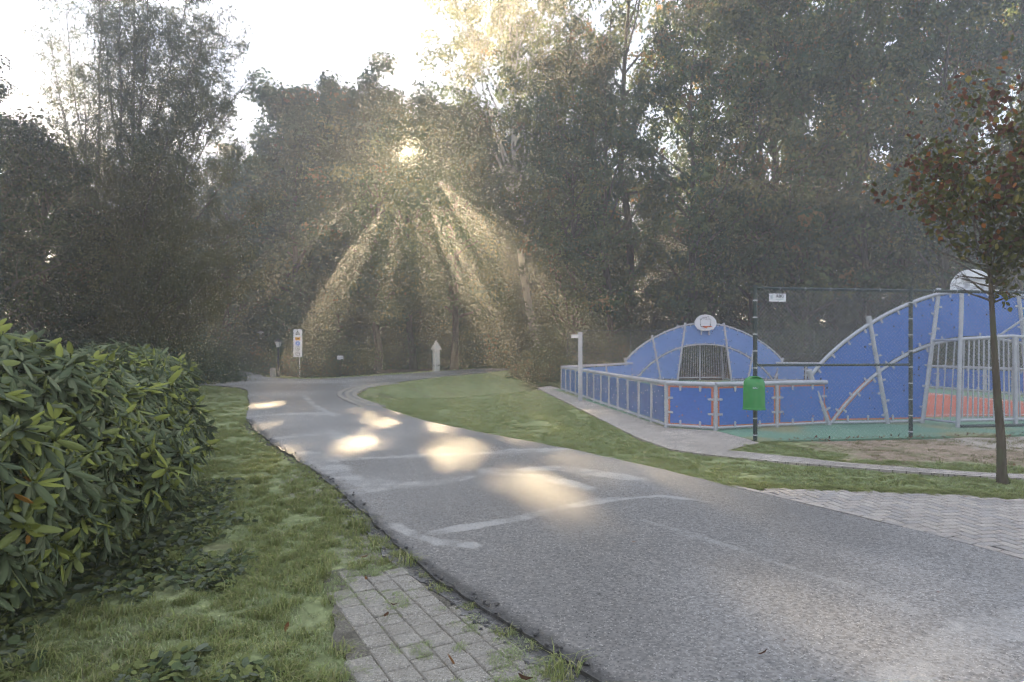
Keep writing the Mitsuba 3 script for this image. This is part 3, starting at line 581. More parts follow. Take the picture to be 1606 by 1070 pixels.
for i, (u, y, H, R, text) in enumerate([(-25, 17, 9.8, 3.0, 'dense dark evergreen at the left edge above the hedge'), (55, 18.5, 8.6, 2.4, 'dark evergreen second from the left edge above the hedge'), (130, 20, 6.2, 2.4, 'low dark evergreen under the sparse willow'), (215, 23, 5.5, 2.6, 'low dark evergreen behind the stems of the big willow'), (-90, 15, 9, 3, 'dark evergreen cut by the left frame edge')]):
    tree_unique('evergreen_tree', (u - UC) * y / 900, y * K, text, seed=80 + i, H=H, r0=0.16, base=0.5, crown_r=R, n_limb=44, n_leaf=24000, llen=0.12, lwid=0.07, cols=EVG, probs=[.4, .35, .2, .05], profile=CONE, clump=0.26, pitch=0.3, holes=False, leaf='leaf_dark')
for i, (u, y, s, text) in enumerate([(40, 34, 0.62, 'hazy tree far behind the left evergreens'), (140, 38, 0.66, 'hazy tree behind the sparse willow'), (240, 40, 0.6, 'hazy tree behind the big willow'), (300, 44, 0.62, 'hazy tree between the big willow and the road arm'), (-60, 36, 0.7, 'hazy tree at the left edge behind the evergreens')]):
    plant('wood_c', 'wood_tree', (u - UC) * y / 900, y * K, 70 * i, s, text)
for i, (u, y, s, text) in enumerate([(270, 27, 0.9, 'shrub at the foot of the big willow'), (330, 29, 0.75, 'drooping shrub between the willow and the road arm'), (90, 19, 0.8, 'dark shrub behind the top of the hedge at the left'), (190, 19.5, 0.75, 'dark shrub behind the hedge below the big willow')]):
    plant('bush_a', 'shrub', (u - UC) * y / 900, y * K, 55 * i, s, text, 'shrub')

# --- the young red leaved tree by the path
def broad_leaf(pos, rng, L):
    n = len(pos); out = np.array([[0, 0, 0], [0.28, 0.30, -.03], [0.62, 0.33, -.06], [1.0, 0, -.14], [0.62, -0.33, -.06], [0.28, -0.30, -.03]])
    nn = rng.normal(size=(n, 3)) * 0.7; nn[:, 2] += 0.7; nn /= np.linalg.norm(nn, axis=1, keepdims=True)
    d = np.cross(nn, rng.normal(size=(n, 3))); d[:, 2] -= 0.45; d /= np.linalg.norm(d, axis=1, keepdims=True); w = np.cross(nn, d); w /= np.linalg.norm(w, axis=1, keepdims=True); nn = np.cross(d, w)
    s = L * rng.uniform(0.65, 1.25, (n, 1, 1))
    v = pos[:, None] + s * (out[None, :, :1] * d[:, None] + out[None, :, 1:2] * w[:, None] + out[None, :, 2:] * nn[:, None])
    k = np.arange(n)[:, None] * 6
    f = np.vstack([k + [[0, 1, 5]], k + [[1, 2, 5]], k + [[2, 4, 5]], k + [[2, 3, 4]]])
    return v.reshape(-1, 3), f
base = G(1572, 757); Yt = base[1]
tp = np.array([P3(u, v, Yt) for u, v in [(1573, 762), (1571, 740), (1570, 690), (1564, 620), (1559, 540), (1555, 470), (1552, 400), (1549, 330), (1543, 260), (1540, 190), (1536, 140)]]) - [base[0], base[1], 0]
trk, brn, pos, rng = grow(91, 3.8, 0.054, 2.25, 1.12, n_limb=40, n_leaf=5800, trunk_pts=tp, clump=0.14, pitch=0.45, lift=0.05, per_limb=6, profile=lambda s: 0.34 + 0.66 * min(1, s / 0.6) - 0.25 * max(0, s - 0.8) / 0.2)
t = thing('young_tree', 'slender young tree with copper red and green leaves between path and brick apron', 'tree')
M = T().translate([base[0], base[1], 0])
pos = pos[:, :3]; pos = pos[(pos[:, 2] < 4.95 + 0.15 * meshkit.noise(pos * 4, 2)) & (np.hypot(pos[:, 0], pos[:, 1]) < 0.16 + 1.15 * np.maximum(0, pos[:, 2] - 2.6))]; v, f = broad_leaf(pos, rng, 0.078)
hgt = np.clip((pos[:, 2] - 2.2) / 2.9, 0, 1); rad = np.hypot(pos[:, 0], pos[:, 1])
RED = np.array([(0.13, 0.055, 0.03), (0.18, 0.075, 0.035), (0.36, 0.14, 0.04), (0.09, 0.05, 0.03)]); GRN = np.array([(0.095, 0.10, 0.03), (0.12, 0.12, 0.035), (0.20, 0.17, 0.045), (0.075, 0.08, 0.028)])
isred = rng.uniform(size=len(pos)) < np.clip(0.05 + 0.33 * hgt + 0.22 * (rad > 0.8), 0, 0.6)
c = np.where(isred[:, None], RED[rng.choice(4, len(pos), p=[.4, .3, .1, .2])], GRN[rng.choice(4, len(pos), p=[.4, .3, .1, .2])]) * rng.uniform(0.7, 1.3, (len(pos), 1))
obj('trunk', trk.out(), 'bark_brown', t, True, to_world=M); obj('branches', brn.out(), 'bark_brown', t, True, to_world=M)
obj('crown', (v, f), 'leaf', t, False, np.repeat(c, 6, 0), to_world=M); label(t + '__crown', kind='stuff')

# ------------------------------------------------------------------ rhododendron hedge
def rhodo_leaf(L, Wd, roll, bend, rows=7, cols=5):
    s = np.linspace(0, 1, rows); wd = Wd / 2 * np.clip(np.sin(np.pi * (0.03 + 0.93 * s ** 1.1)) ** 0.62, 0.09, 1)
    c = np.linspace(-1, 1, cols); a = bend * s
    x = np.cumsum(np.r_[0, np.cos((a[1:] + a[:-1]) / 2)]) * L / (rows - 1); z = -np.cumsum(np.r_[0, np.sin((a[1:] + a[:-1]) / 2)]) * L / (rows - 1)
    v = []
    for i in range(rows):
        for k in c:
            ph = roll * k; y = wd[i] * (math.sin(ph) / roll); dz = -wd[i] * (1 - math.cos(ph)) / roll + 0.0016 * abs(k) ** 0.5
            v.append([x[i] + math.sin(a[i]) * dz, y, z[i] + math.cos(a[i]) * dz])
    i, j = np.meshgrid(np.arange(rows - 1), np.arange(cols - 1), indexing='ij')
    q = np.stack([i * cols + j, (i + 1) * cols + j, (i + 1) * cols + j + 1, i * cols + j + 1], -1).reshape(-1, 4)
    return np.array(v), np.vstack([q[:, [0, 1, 2]], q[:, [0, 2, 3]]])
rng = np.random.default_rng(101)
HC = [(0.135, 0.165, 0.088), (0.115, 0.142, 0.084), (0.18, 0.205, 0.12), (0.21, 0.24, 0.085), (0.28, 0.31, 0.08), (0.40, 0.20, 0.05)]
LEAFV = []
for i in range(14):
    v, f = rhodo_leaf(rng.uniform(0.075, 0.17), rng.uniform(0.036, 0.058), rng.uniform(0.6, 1.7), rng.uniform(0.1, 0.75))
    LEAFV.append((v, f))
def rmat(d, tilt, az):
    ca_, sa_, ct, st = math.cos(az), math.sin(az), math.cos(tilt), math.sin(tilt)
    return np.array([[ca_ * ct, sa_ * ct, st], [-sa_, ca_, 0], [-ca_ * st, -sa_ * st, ct]])
def whorl(rng, n):
    """list of (leaf variant, rows = leaf axes in the shoot frame, colour)"""
    out = []; az0 = rng.uniform(0, 6.28); bright = rng.uniform() < 0.15
    for k in range(n):
        tilt = rng.normal(-0.25, 0.42); col = HC[rng.choice(4, p=[.36, .32, .22, .10])]
        if bright: col = HC[4] if rng.uniform() < .6 else HC[3]; tilt += 0.75
        if rng.uniform() < 0.014: col = HC[5]
        out.append((int(rng.integers(14)), rmat(0, tilt, az0 + k * 6.283 / n + rng.normal(0, .42)), np.array(col) * rng.uniform(.8, 1.25)))
    return out
def whorl_mesh(ws, off=0.0):
    mb, cs = MB(), []
    for vi, R, c in ws:
        v, f = LEAFV[vi]; mb.add((v + [0.012, 0, 0]) @ R + [0, 0, off], f); cs.append(np.tile(c, (len(v), 1)))
    return mb.out(), np.vstack(cs)
hedge = thing('rhododendron_hedge', 'tall glossy rhododendron hedge filling the left side beside the verge', 'hedge')
NW = 16
for i in range(NW):
    a, ca1 = whorl_mesh(whorl(rng, int(rng.integers(5, 9)))); b, cb1 = whorl_mesh(whorl(rng, int(rng.integers(5, 8))), -0.06)
    m = MB().add(*a).add(*b)
    st = MB().tube([[0, 0, -0.3], [0.01, 0, -0.12], [0, 0, 0.02]], [0.006, 0.005, 0.004], 4)
    scene[f'shoot_{i}'] = {'type': 'shapegroup', 'leaves': mikit.ply(m.out(), 'hedge_leaf', True, None, np.vstack([ca1, cb1])), 'stem': mikit.ply(st.out(), 'shoot_bark', True)}
    USED.add(f'shoot_{i}')
mat('shoot_bark', principled((0.10, 0.115, 0.035), 0.6))
FACE = [W(*q) for q in [(-3.0, 2.0), (-2.85, 3.1), (-2.92, 4.6), (-3.66, 6.2), (-5.2, 8.8), (-7.35, 12), (-9.8, 16), (-12.4, 20.6), (-14.5, 24)]]
fs = spline(FACE, 40); fl = np.r_[0, np.cumsum(np.linalg.norm(np.diff(fs, axis=0), axis=1))]
ft = np.gradient(fs, axis=0); ft /= np.linalg.norm(ft, axis=1, keepdims=True); fn_ = np.c_[ft[:, 1], -ft[:, 0]]         # outward (towards the road)
def hh(y): return np.interp(y / K, [0, 4, 8, 14, 21, 25], [1.66, 1.65, 1.53, 1.33, 1.05, 0.9])
DEP = 2.6                                                # hedge depth
def hedge_pt(s, q):
    """point and outward normal of the hedge's skin; q from 0 (foot of the face) over 1 (shoulder) to 2 (middle of the top)"""
    i = np.clip(np.searchsorted(fl, s), 0, len(fl) - 1); H = hh(fs[i, 1])
    if q < 1:
        z = H * (0.10 + 0.75 * q); o = 0.05 + 0.24 * math.sin(math.pi * min(1, q * 0.95 + 0.1)) - 0.30 * (1 - q) ** 3; nz, no = 0.15 + 0.35 * q, 1.0
    else:
        r = q - 1; z = H * (0.85 + 0.15 * math.sin(min(1, r * 3) * math.pi / 2)); o = 0.09 - (DEP * 0.8) * max(0, r - 0.06); nz, no = 1.0, max(0.1, 0.7 - r)
    bump = meshkit.noise(np.array([[s * 1.1, q * 2.2, 0.0]]), 9)[0] - 0.5; bump2 = meshkit.noise(np.array([[s * 2.9, q * 5, 3.0]]), 9)[0] - 0.5
    n = np.array([fn_[i, 0] * no, fn_[i, 1] * no, nz]); n /= np.linalg.norm(n)
    p = np.array([fs[i, 0] + fn_[i, 0] * o, fs[i, 1] + fn_[i, 1] * o, z]) + n * (0.34 * bump + 0.18 * bump2)
    return p, n
def shoot_M(p, n, rng):
    d = n + rng.normal(0, 0.45, 3) + [0, 0, 0.2]; d /= np.linalg.norm(d)
    _, a, b = frame(d); s = rng.uniform(0.8, 1.2)
    M = np.eye(4); M[:3, 0], M[:3, 1], M[:3, 2], M[:3, 3] = a * s, b * s, d * s, p
    return M
shoots = []
s = 0.0
while s < fl[-1]:
    i = np.clip(np.searchsorted(fl, s), 0, len(fl) - 1); dist = math.hypot(*fs[i]); step = 0.095 + 0.0045 * dist
    for q in np.arange(0, 2.0, step * (0.62 if dist < 9 else 0.7)):
        for dup_ in range(2 if q < 1.5 else 1):
            p, n = hedge_pt(s + rng.uniform(-.5, .5) * step, q + rng.uniform(-.5, .5) * step)
            p = p - n * abs(rng.normal(0, 0.09)) * (1 + dup_)
            shoots.append((p, n))
    s += step
order = sorted(range(len(shoots)), key=lambda i: np.linalg.norm(shoots[i][0] - [0, 0, CH]) + (5 if abs(shoots[i][0][0] / shoots[i][0][1]) > 0.79 else 0) + (0.6 if shoots[i][0][2] < 0.3 else 0))
single = set(order[:34]); nleaf = 0
LEAFPLY = {}
for i, (p, n) in enumerate(shoots):
    M = shoot_M(p, n, rng)
    if i in single:
        for vi, R, c in whorl(rng, 9):
            if nleaf >= 300: break
            ci = int(np.argmin([np.linalg.norm(np.array(h) - c) for h in HC]))
            if (vi, ci) not in LEAFPLY:
                v, f = LEAFV[vi]; LEAFPLY[vi, ci] = mikit.ply((v + [0.012, 0, 0], f), 'hedge_leaf', True, None, np.tile(HC[ci], (len(v), 1)))
            R4 = np.eye(4); R4[:3, :3] = R.T
            put('leaf', LEAFPLY[vi, ci], hedge, T((M @ R4).tolist())); nleaf += 1
        continue
    scene[f'{hedge}__foliage__{i:04d}'] = {'type': 'instance', 'to_world': T(M.tolist()), 'g': {'type': 'ref', 'id': f'shoot_{int(rng.integers(NW))}'}}
label(hedge + '__foliage', kind='stuff')
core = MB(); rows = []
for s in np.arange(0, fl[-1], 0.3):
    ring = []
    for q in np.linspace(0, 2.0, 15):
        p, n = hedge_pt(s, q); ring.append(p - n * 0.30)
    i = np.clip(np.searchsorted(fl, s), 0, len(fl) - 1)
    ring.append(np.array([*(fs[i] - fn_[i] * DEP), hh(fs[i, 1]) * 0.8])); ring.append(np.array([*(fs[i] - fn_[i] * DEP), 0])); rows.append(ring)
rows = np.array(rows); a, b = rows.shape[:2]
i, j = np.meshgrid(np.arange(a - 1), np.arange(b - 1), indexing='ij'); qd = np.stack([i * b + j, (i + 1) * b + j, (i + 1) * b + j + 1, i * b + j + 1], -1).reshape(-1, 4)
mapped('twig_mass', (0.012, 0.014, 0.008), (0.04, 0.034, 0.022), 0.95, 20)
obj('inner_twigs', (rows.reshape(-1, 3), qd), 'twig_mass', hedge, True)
stm = MB()
for k in range(90):                                     # bare stems at the hedge's foot
    s = rng.uniform(0.8, 9); p, n = hedge_pt(s, 0.02); b0 = p - n * rng.uniform(0.15, 0.4); b0[2] = -0.02
    stm.tube(wander(rng, b0, [n[0] * .5 + rng.normal(0, .3), n[1] * .5 + rng.normal(0, .3), 1], rng.uniform(.35, .8), 5, 0.15), rng.uniform(.006, .014) * np.linspace(1, .6, 6), 5, False)
obj('stems', stm.out(), 'shoot_bark', hedge, True); label(hedge + '__stems', kind='stuff')

# ------------------------------------------------------------------ grass, ground ivy, fallen leaves
def blade_tuft(seed, n, h, spread, cols, w=0.0035):
    rng = np.random.default_rng(seed); V, Fs, C = [], [], []
    for k in range(n):
        a, r = rng.uniform(0, 6.28), spread * math.sqrt(rng.uniform()); b = np.array([r * math.cos(a), r * math.sin(a), -0.01])
        az = rng.uniform(0, 6.28); lean = rng.uniform(0.5, 1.4); L = h * rng.uniform(0.5, 1.25); d = np.array([math.cos(az), math.sin(az), 0])
        sd = np.array([-d[1], d[0], 0]) * w * rng.uniform(0.7, 1.3)
        m = b + d * L * 0.25 * lean + [0, 0, L * 0.6]; t_ = b + d * L * 0.85 * lean + [0, 0, L * (1 - 0.35 * lean)]
        V += [b - sd, b + sd, m - sd * .8, m + sd * .8, t_]; q = 5 * k; Fs += [[q, q + 1, q + 3], [q, q + 3, q + 2], [q + 2, q + 3, q + 4]]
        C += [np.array(cols[rng.integers(len(cols))]) * rng.uniform(.75, 1.25)] * 5
    V, Fs = np.array(V), np.array(Fs); n = np.zeros_like(V)
    fnn = np.cross(V[Fs[:, 1]] - V[Fs[:, 0]], V[Fs[:, 2]] - V[Fs[:, 0]]); fnn /= np.linalg.norm(fnn, axis=1, keepdims=True) + 1e-12; fnn *= np.sign(fnn[:, 2:] + 1e-9)
    for c in range(3): np.add.at(n, Fs[:, c], fnn)
    n = n / (np.linalg.norm(n, axis=1, keepdims=True) + 1e-9) + [0, 0, 0.8]
    return (V, Fs), np.array(C), n
GR = [(0.25, 0.29, 0.10), (0.30, 0.325, 0.12), (0.21, 0.255, 0.095), (0.345, 0.34, 0.16)]
PALE = [(0.33, 0.38, 0.19), (0.29, 0.35, 0.15), (0.38, 0.40, 0.23)]
DRY = [(0.30, 0.24, 0.15), (0.24, 0.20, 0.11), (0.19, 0.20, 0.09)]
TUFTS = {}
def tuft_set(name, specs):
    TUFTS[name] = []
    for i, (seed, n, h, sp, cols, w) in enumerate(specs):
        m, c, nn = blade_tuft(seed, n, h, sp, cols, w); g = f'tuft_{name}_{i}'
        scene[g] = {'type': 'shapegroup', 'blades': soft_ply(m, 'blade', c, nn)}; USED.add(g); TUFTS[name].append(g)
tuft_set('near', [(1, 46, 0.075, 0.06, GR, .0028), (2, 40, 0.06, 0.065, GR, .0028), (3, 50, 0.09, 0.06, GR, .003), (4, 40, 0.05, 0.07, PALE, .0026), (5, 40, 0.045, 0.07, PALE, .0026)])
tuft_set('far', [(6, 40, 0.06, 0.12, GR, .006), (7, 40, 0.055, 0.13, PALE, .006), (8, 40, 0.06, 0.12, GR, .006), (9, 34, 0.05, 0.12, PALE, .006)])
tuft_set('dry', [(10, 30, 0.035, 0.08, DRY, .003), (11, 30, 0.04, 0.08, DRY, .003)])
tuft_set('long', [(12, 60, 0.17, 0.07, GR, .0032), (13, 54, 0.14, 0.08, GR, .0032)])
def strew(key, kinds, pts, rng, text, smin=0.7, smax=1.3, zoff=0.0, tilt=8):
    for n, (x, y) in enumerate(pts):
        g = kinds[int(rng.integers(len(kinds)))]
        scene[f'{key}__{n:05d}'] = {'type': 'instance', 'to_world': T().translate([float(x), float(y), float(zg(x, y)) - 0.01 + zoff]).rotate([0, 0, 1], float(rng.uniform(0, 360))).rotate([1, 0, 0], float(rng.normal(0, tilt))).scale(float(rng.uniform(smin, smax))), 'g': {'type': 'ref', 'id': g}}
    USED.add(key); label(key, text, 'grass', kind='stuff')
def sample(poly, n, rng, dens=None):
    x0, y0, x1, y1 = poly.bounds; p = np.c_[rng.uniform(x0, x1, n), rng.uniform(y0, y1, n)]
    p = p[shapely.contains_xy(poly, p[:, 0], p[:, 1])]
    if dens is not None: p = p[rng.uniform(size=len(p)) < dens(p)]
    return p
def nz(p, f, seed): return meshkit.noise(np.c_[p * f, p[:, 0] * 0], seed)
rng = np.random.default_rng(202)
HFOOT = sg.Polygon(list(map(tuple, fs - fn_ * 0.15)) + [(-30, 30), (-30, 0)]).buffer(0)
VERGE = sg.Polygon([(-3.6, 1.9)] + [tuple(q) for q in (fs + fn_ * 0.02)] + [W(-15, 26.6), W(-13, 25.8)] + [tuple(q) for q in spline(L_EDGE[:11], 6)[::-1]] + [(1.5, 1.2)]).buffer(0).difference(HFOOT).difference(ROAD.buffer(0.01))
VG = VERGE.difference(PV.buffer(-0.05))
LAWN = sg.Polygon([tuple(q) for q in spline(R_EDGE[6:15], 6)] + [tuple(G(*q)) for q in [(1230, 766), (1400, 772), (1606, 782), (1750, 790)]] + [tuple(G(*q)) for q in PATH_LO[::-1]] + [W(2.4, 24.5), W(3.0, 31), W(1.5, 38), W(-2.6, 38)]).buffer(0).difference(ROAD.buffer(0.02)).difference(PATH).difference(APRON)
WEDGE = sg.Polygon([tuple(G(*q)) for q in PATH_HI[:10]] + [(4.34, 10.24 * K), (14, 11.6 * K)]).buffer(0).difference(PATH)
ivymask = lambda p: (nz(p, 1.3, 61) > 0.34) & (p[:, 0] < -0.62 * p[:, 1] / K + 0.9 + 0.5 * (nz(p, 2.1, 62) - .5)) & (p[:, 1] < 7.5 * K)
p = sample(VG, 130000, rng, lambda p: np.clip(1.25 - 0.06 * p[:, 1], 0.2, 1) * np.clip((nz(p, 2.4, 51) - .15) * 3, 0, 1) * np.where(ivymask(p), 0.25, 1.0) * (np.abs(p[:, 0] / p[:, 1]) < 0.85) * (p[:, 1] > 2.4))
strew('verge_grass', TUFTS['near'], p[:13000], rng, 'ragged green grass of the verge between hedge and road', 0.55, 1.2)
p = sample(VG, 60000, rng, lambda p: np.clip(1.2 - 0.07 * p[:, 1], 0.1, 1) * np.where(ivymask(p), 0.3, 1.0) * (np.abs(p[:, 0] / p[:, 1]) < 0.85) * (p[:, 1] > 2.4))
strew('short_grass', TUFTS['near'][3:], p[:9000], rng, 'short pale grass filling the verge between the taller tufts', 0.45, 0.8)
p = sample(VG, 6000, rng, lambda p: (nz(p, 1.9, 52) > 0.56) * 0.6 * (p[:, 1] < 8) * (p[:, 1] > 2.4))
strew('tall_grass', TUFTS['long'], p[:1100], rng, 'longer green tufts standing in the near verge', 0.6, 1.1)
p = sample(LAWN, 90000, rng, lambda p: np.clip(1.25 - 0.045 * p[:, 1], 0.2, 1) * (nz(p, 1.7, 53) > 0.15))
strew('lawn_grass', TUFTS['far'], p[:12000], rng, 'pale dewy grass of the lawn between road and footpath', 0.4, 0.85)
p = sample(WEDGE, 9000, rng, lambda p: np.where((p[:, 0] > 5.0 + 1.2 * (nz(p, 1.1, 54) - .5)) & (p[:, 1] > 8.7 * K - .3 * (p[:, 0] - 5)), 0.0, 1.0) * 0.7 * (p[:, 0] < 9.5))
strew('path_grass', TUFTS['far'], p[:1500], rng, 'green grass edging the footpath below the fence', 0.5, 0.95)
p = sample(WEDGE, 6000, rng, lambda p: (p[:, 0] > 4.6) * 0.35 * (p[:, 0] < 9.5) * (nz(p, 1.5, 55) > 0.35))
strew('dry_grass', TUFTS['dry'], p[:900], rng, 'short dry grass on the bare earth by the fence')
apl = sg.LineString([G(*q) for q in [(1150, 765), (1230, 767), (1300, 770), (1400, 773), (1500, 778), (1606, 783), (1700, 788)]]).buffer(.16)
p = sample(apl, 14000, rng); strew('apron_edge_grass', TUFTS['near'], p[:1300], rng, 'grass growing over the upper edge of the brick apron', 0.6, 1.1)
p = sample(PV.buffer(0.05), 3000, rng, lambda p: np.clip((nz(p, 4, 56) - .52) * 6, 0, 1) + 0.06)
strew('joint_grass', TUFTS['near'][3:], p[:420], rng, 'small grass tufts in the joints of the old pavers', 0.4, 0.7, 0.01)
fw = sg.LineString(FAR_EDGE[3:11]).buffer(1.4).difference(ROAD.buffer(0.05))
p = sample(fw, 5000, rng, lambda p: (p[:, 1] > 20) * 1.0); strew('far_grass', TUFTS['far'], p[:1200], rng, 'thin strip of grass along the far side of the junction', 0.8, 1.5)
# ground ivy
def ivy(seed):
    rng = np.random.default_rng(seed); V, Fs, C, n = [], [], [], 0
    for k in range(14):
        c = np.r_[rng.normal(0, .06, 2), rng.uniform(.02, .06)]; r = rng.uniform(.014, .030); nn = rng.normal(0, .35, 3) + [0, 0, 1]; _, a, b = frame(nn); nn /= np.linalg.norm(nn)
        ph = np.arange(8) * 2 * np.pi / 8; rr = r * (1 - 0.35 * (np.arange(8) == 0)) * rng.uniform(.9, 1.1, 8)
        ring = c + rr[:, None] * (np.cos(ph)[:, None] * a + np.sin(ph)[:, None] * b) + nn * 0.003
        V.append(np.vstack([c - nn * .002, ring])); Fs += [[n, n + 1 + q_, n + 1 + (q_ + 1) % 8] for q_ in range(8)]; n += 9
        C.append(np.tile(np.array([(0.15, 0.18, 0.11), (0.19, 0.215, 0.15), (0.12, 0.155, 0.075), (0.21, 0.235, 0.09)][rng.integers(4)]) * rng.uniform(.8, 1.25), (9, 1)))
    return (np.vstack(V), np.array(Fs)), np.vstack(C)
IV = []
for i in range(4):
    m, c = ivy(300 + i); scene[f'ivy_{i}'] = {'type': 'shapegroup', 'leaves': mikit.ply(m, 'blade', True, None, c)}; USED.add(f'ivy_{i}'); IV.append(f'ivy_{i}')
p = sample(VG.union(sg.LineString(fs).buffer(0.35)), 60000, rng, lambda p: ivymask(p) * 0.9 * (p[:, 1] > 2.4) * (np.abs(p[:, 0] / p[:, 1]) < .86)); strew('ground_ivy', IV, p[:6500], rng, 'grey green ground ivy creeping at the foot of the hedge', 0.7, 1.3)
labels['ground_ivy']['category'] = 'ground cover'
# fallen leaves
def dead_leaf(seed):
    rng = np.random.default_rng(seed); v, f = rhodo_leaf(rng.uniform(.06, .1), rng.uniform(.025, .04), rng.uniform(.6, 1.6), rng.uniform(-.8, .8), 4, 3)
    return v + [0, 0, .012], f
mb, cc = MB(), []; rng = np.random.default_rng(404)
def litter(pts, s0, s1):
    for x, y in pts:
        v, f = dead_leaf(int(rng.integers(40))); R = rmat(0, rng.normal(0, .3), rng.uniform(0, 6.28)); zz = RZ if ROAD.contains(sg.Point(x, y)) else max(0.012 if PATH.contains(sg.Point(x, y)) or APRON.contains(sg.Point(x, y)) else -1, float(zg(x, y)) + 0.035)
        mb.add(v * rng.uniform(s0, s1) @ R + [x, y, zz + .004], f); cc.append(np.tile(np.array([(0.14, 0.07, 0.035), (0.09, 0.05, 0.03), (0.20, 0.10, 0.045), (0.22, 0.15, 0.08), (0.13, 0.035, 0.025)][rng.integers(5)]) * rng.uniform(.7, 1.3), (len(v), 1)))
litter(sample(VERGE, 3500, rng, lambda p: (p[:, 1] < 9) * (np.abs(p[:, 0] / p[:, 1]) < .85) * 0.25 * (nz(p, 1.8, 71) > .40))[:240], .6, 1.25)
litter(sample(ROAD, 40000, rng, lambda p: (p[:, 1] < 16) * (p[:, 1] > 2.5) * 0.05)[:60], .3, .65)
fx = rng.uniform(4.8, 10, 170); litter(np.c_[fx, (10.24 + .143 * (fx - 4.34)) * K + rng.normal(0, .06, 170) - .12], .5, 1.1)
litter(sample(WEDGE.union(APRON), 500, rng, lambda p: p[:, 0] < 9)[:45], .35, .8)
obj('fallen_leaves', mb.out(), 'blade', smooth=True, color=np.vstack(cc)); label('fallen_leaves', 'scattered brown fallen leaves on verge, bricks and earth', 'fallen leaves', kind='stuff')
# ------------------------------------------------------------------ ball court
def plan(x, y): return np.array([x, y * K, 0.0])
def slab(poly, O, A, N, t0, t1):
    """a plate cut to poly, given in (along the wall, height), between two offsets along the wall's normal"""
    m = prism(poly, t1 - t0, t0); v = m.vertices
    return O + v[:, :1] * A + v[:, 1:2] * np.array([0, 0, 1.0]) + v[:, 2:] * N, m.faces
def clip(mb, O, A, N, a, z, da, dz, out=0.03):
    """a small rounded lug holding a plate, long axis (da, dz)"""
    L = math.hypot(da, dz); da, dz = da / L, dz / L
    ln = sg.LineString([(a - da * .05, z - dz * .05), (a + da * .05, z + dz * .05)]).buffer(.022, quad_segs=3)
    for sgn in (1, -1): mb.add(*slab(ln, O, A, N * sgn, 0.014, out))
def bolts(mb, poly, O, A, N, rng, n, r=.012):
    x0, y0, x1, y1 = poly.bounds
    for _ in range(n):
        a, z = rng.uniform(x0, x1), rng.uniform(y0, y1)
        if poly.buffer(-.08).contains(sg.Point(a, z)):
            rr = r * rng.uniform(.8, 1.4); dot = sg.Point(a, z).buffer(rr, quad_segs=2)
            for sgn in (1, -1): mb.add(*slab(dot, O, A, N * sgn, .013, .02))
def board_wall(name, text, pts, board, trim=None, first=True, last=True, bolt=('black', 3), cl=True):
    t = thing(name, text, 'court wall'); rng = np.random.default_rng(len(scene)); cb, bb = MB(), MB()
    for i, p in enumerate(pts):
        if (i == 0 and not first) or (i == len(pts) - 1 and not last): continue
        obj('post', MB().tube([p + [0, 0, -.03], p + [0, 0, .93]], .042, 10).out(), 'galvanised', t, 40)
    for p, q in zip(pts[:-1], pts[1:]):
        L = np.linalg.norm(q - p); A = (q - p) / L; N = np.array([A[1], -A[0], 0])
        obj('top_rail', MB().tube([p + [0, 0, .945], q + [0, 0, .945]], .052, 10).out(), 'galvanised', t, 40)
        obj('bottom_rail', MB().tube([p + [0, 0, .075], q + [0, 0, .075]], .032, 8).out(), 'galvanised', t, 40)
        pl = sg.box(.085, .125, L - .085, .865)
        obj('panel', slab(pl, p, A, N, -.012, .012), board, t)
        if trim: obj('edge_trim', slab(sg.box(.05, .105, L - .05, .888), p, A, N, -.008, .008), trim, t)
        if cl:
            for f in (.3, .7):
                clip(cb, p, A, N, L * f, .125, 0, 1); clip(cb, p, A, N, L * f, .865, 0, 1)
                clip(cb, p, A, N, .08, .12 + .75 * f, 1, 0); clip(cb, p, A, N, L - .08, .12 + .75 * f, 1, 0)
        bolts(bb, pl, p, A, N, rng, bolt[1])
    if cb.n: obj('clips', cb.out(), 'galvanised', t); label(t + '__clips', kind='stuff')
    if bb.n: obj('bolts', bb.out(), bolt[0], t); label(t + '__bolts', kind='stuff')
    return t
OUTER = spline([(-4.08, 1.08), (-2.66, 2.22), (-1.02, 2.87), (0, 2.97), (1.02, 2.87), (2.66, 2.22), (4.08, 1.08)], 10)
INNER = spline([(-3.62, .05), (-2.42, 1.19), (-1.2, 1.75), (0, 1.9), (1.2, 1.75), (2.42, 1.19), (3.62, .05)], 10)
SPOKES = [((-3.65, 0), (-4.13, 1.2)), ((-2.25, 0), (-2.72, 2.37)), ((-1.42, 0), (-1.0, 3.0))]
SPOKES += [((-a[0], a[1]), (-b[0], b[1])) for a, b in SPOKES]
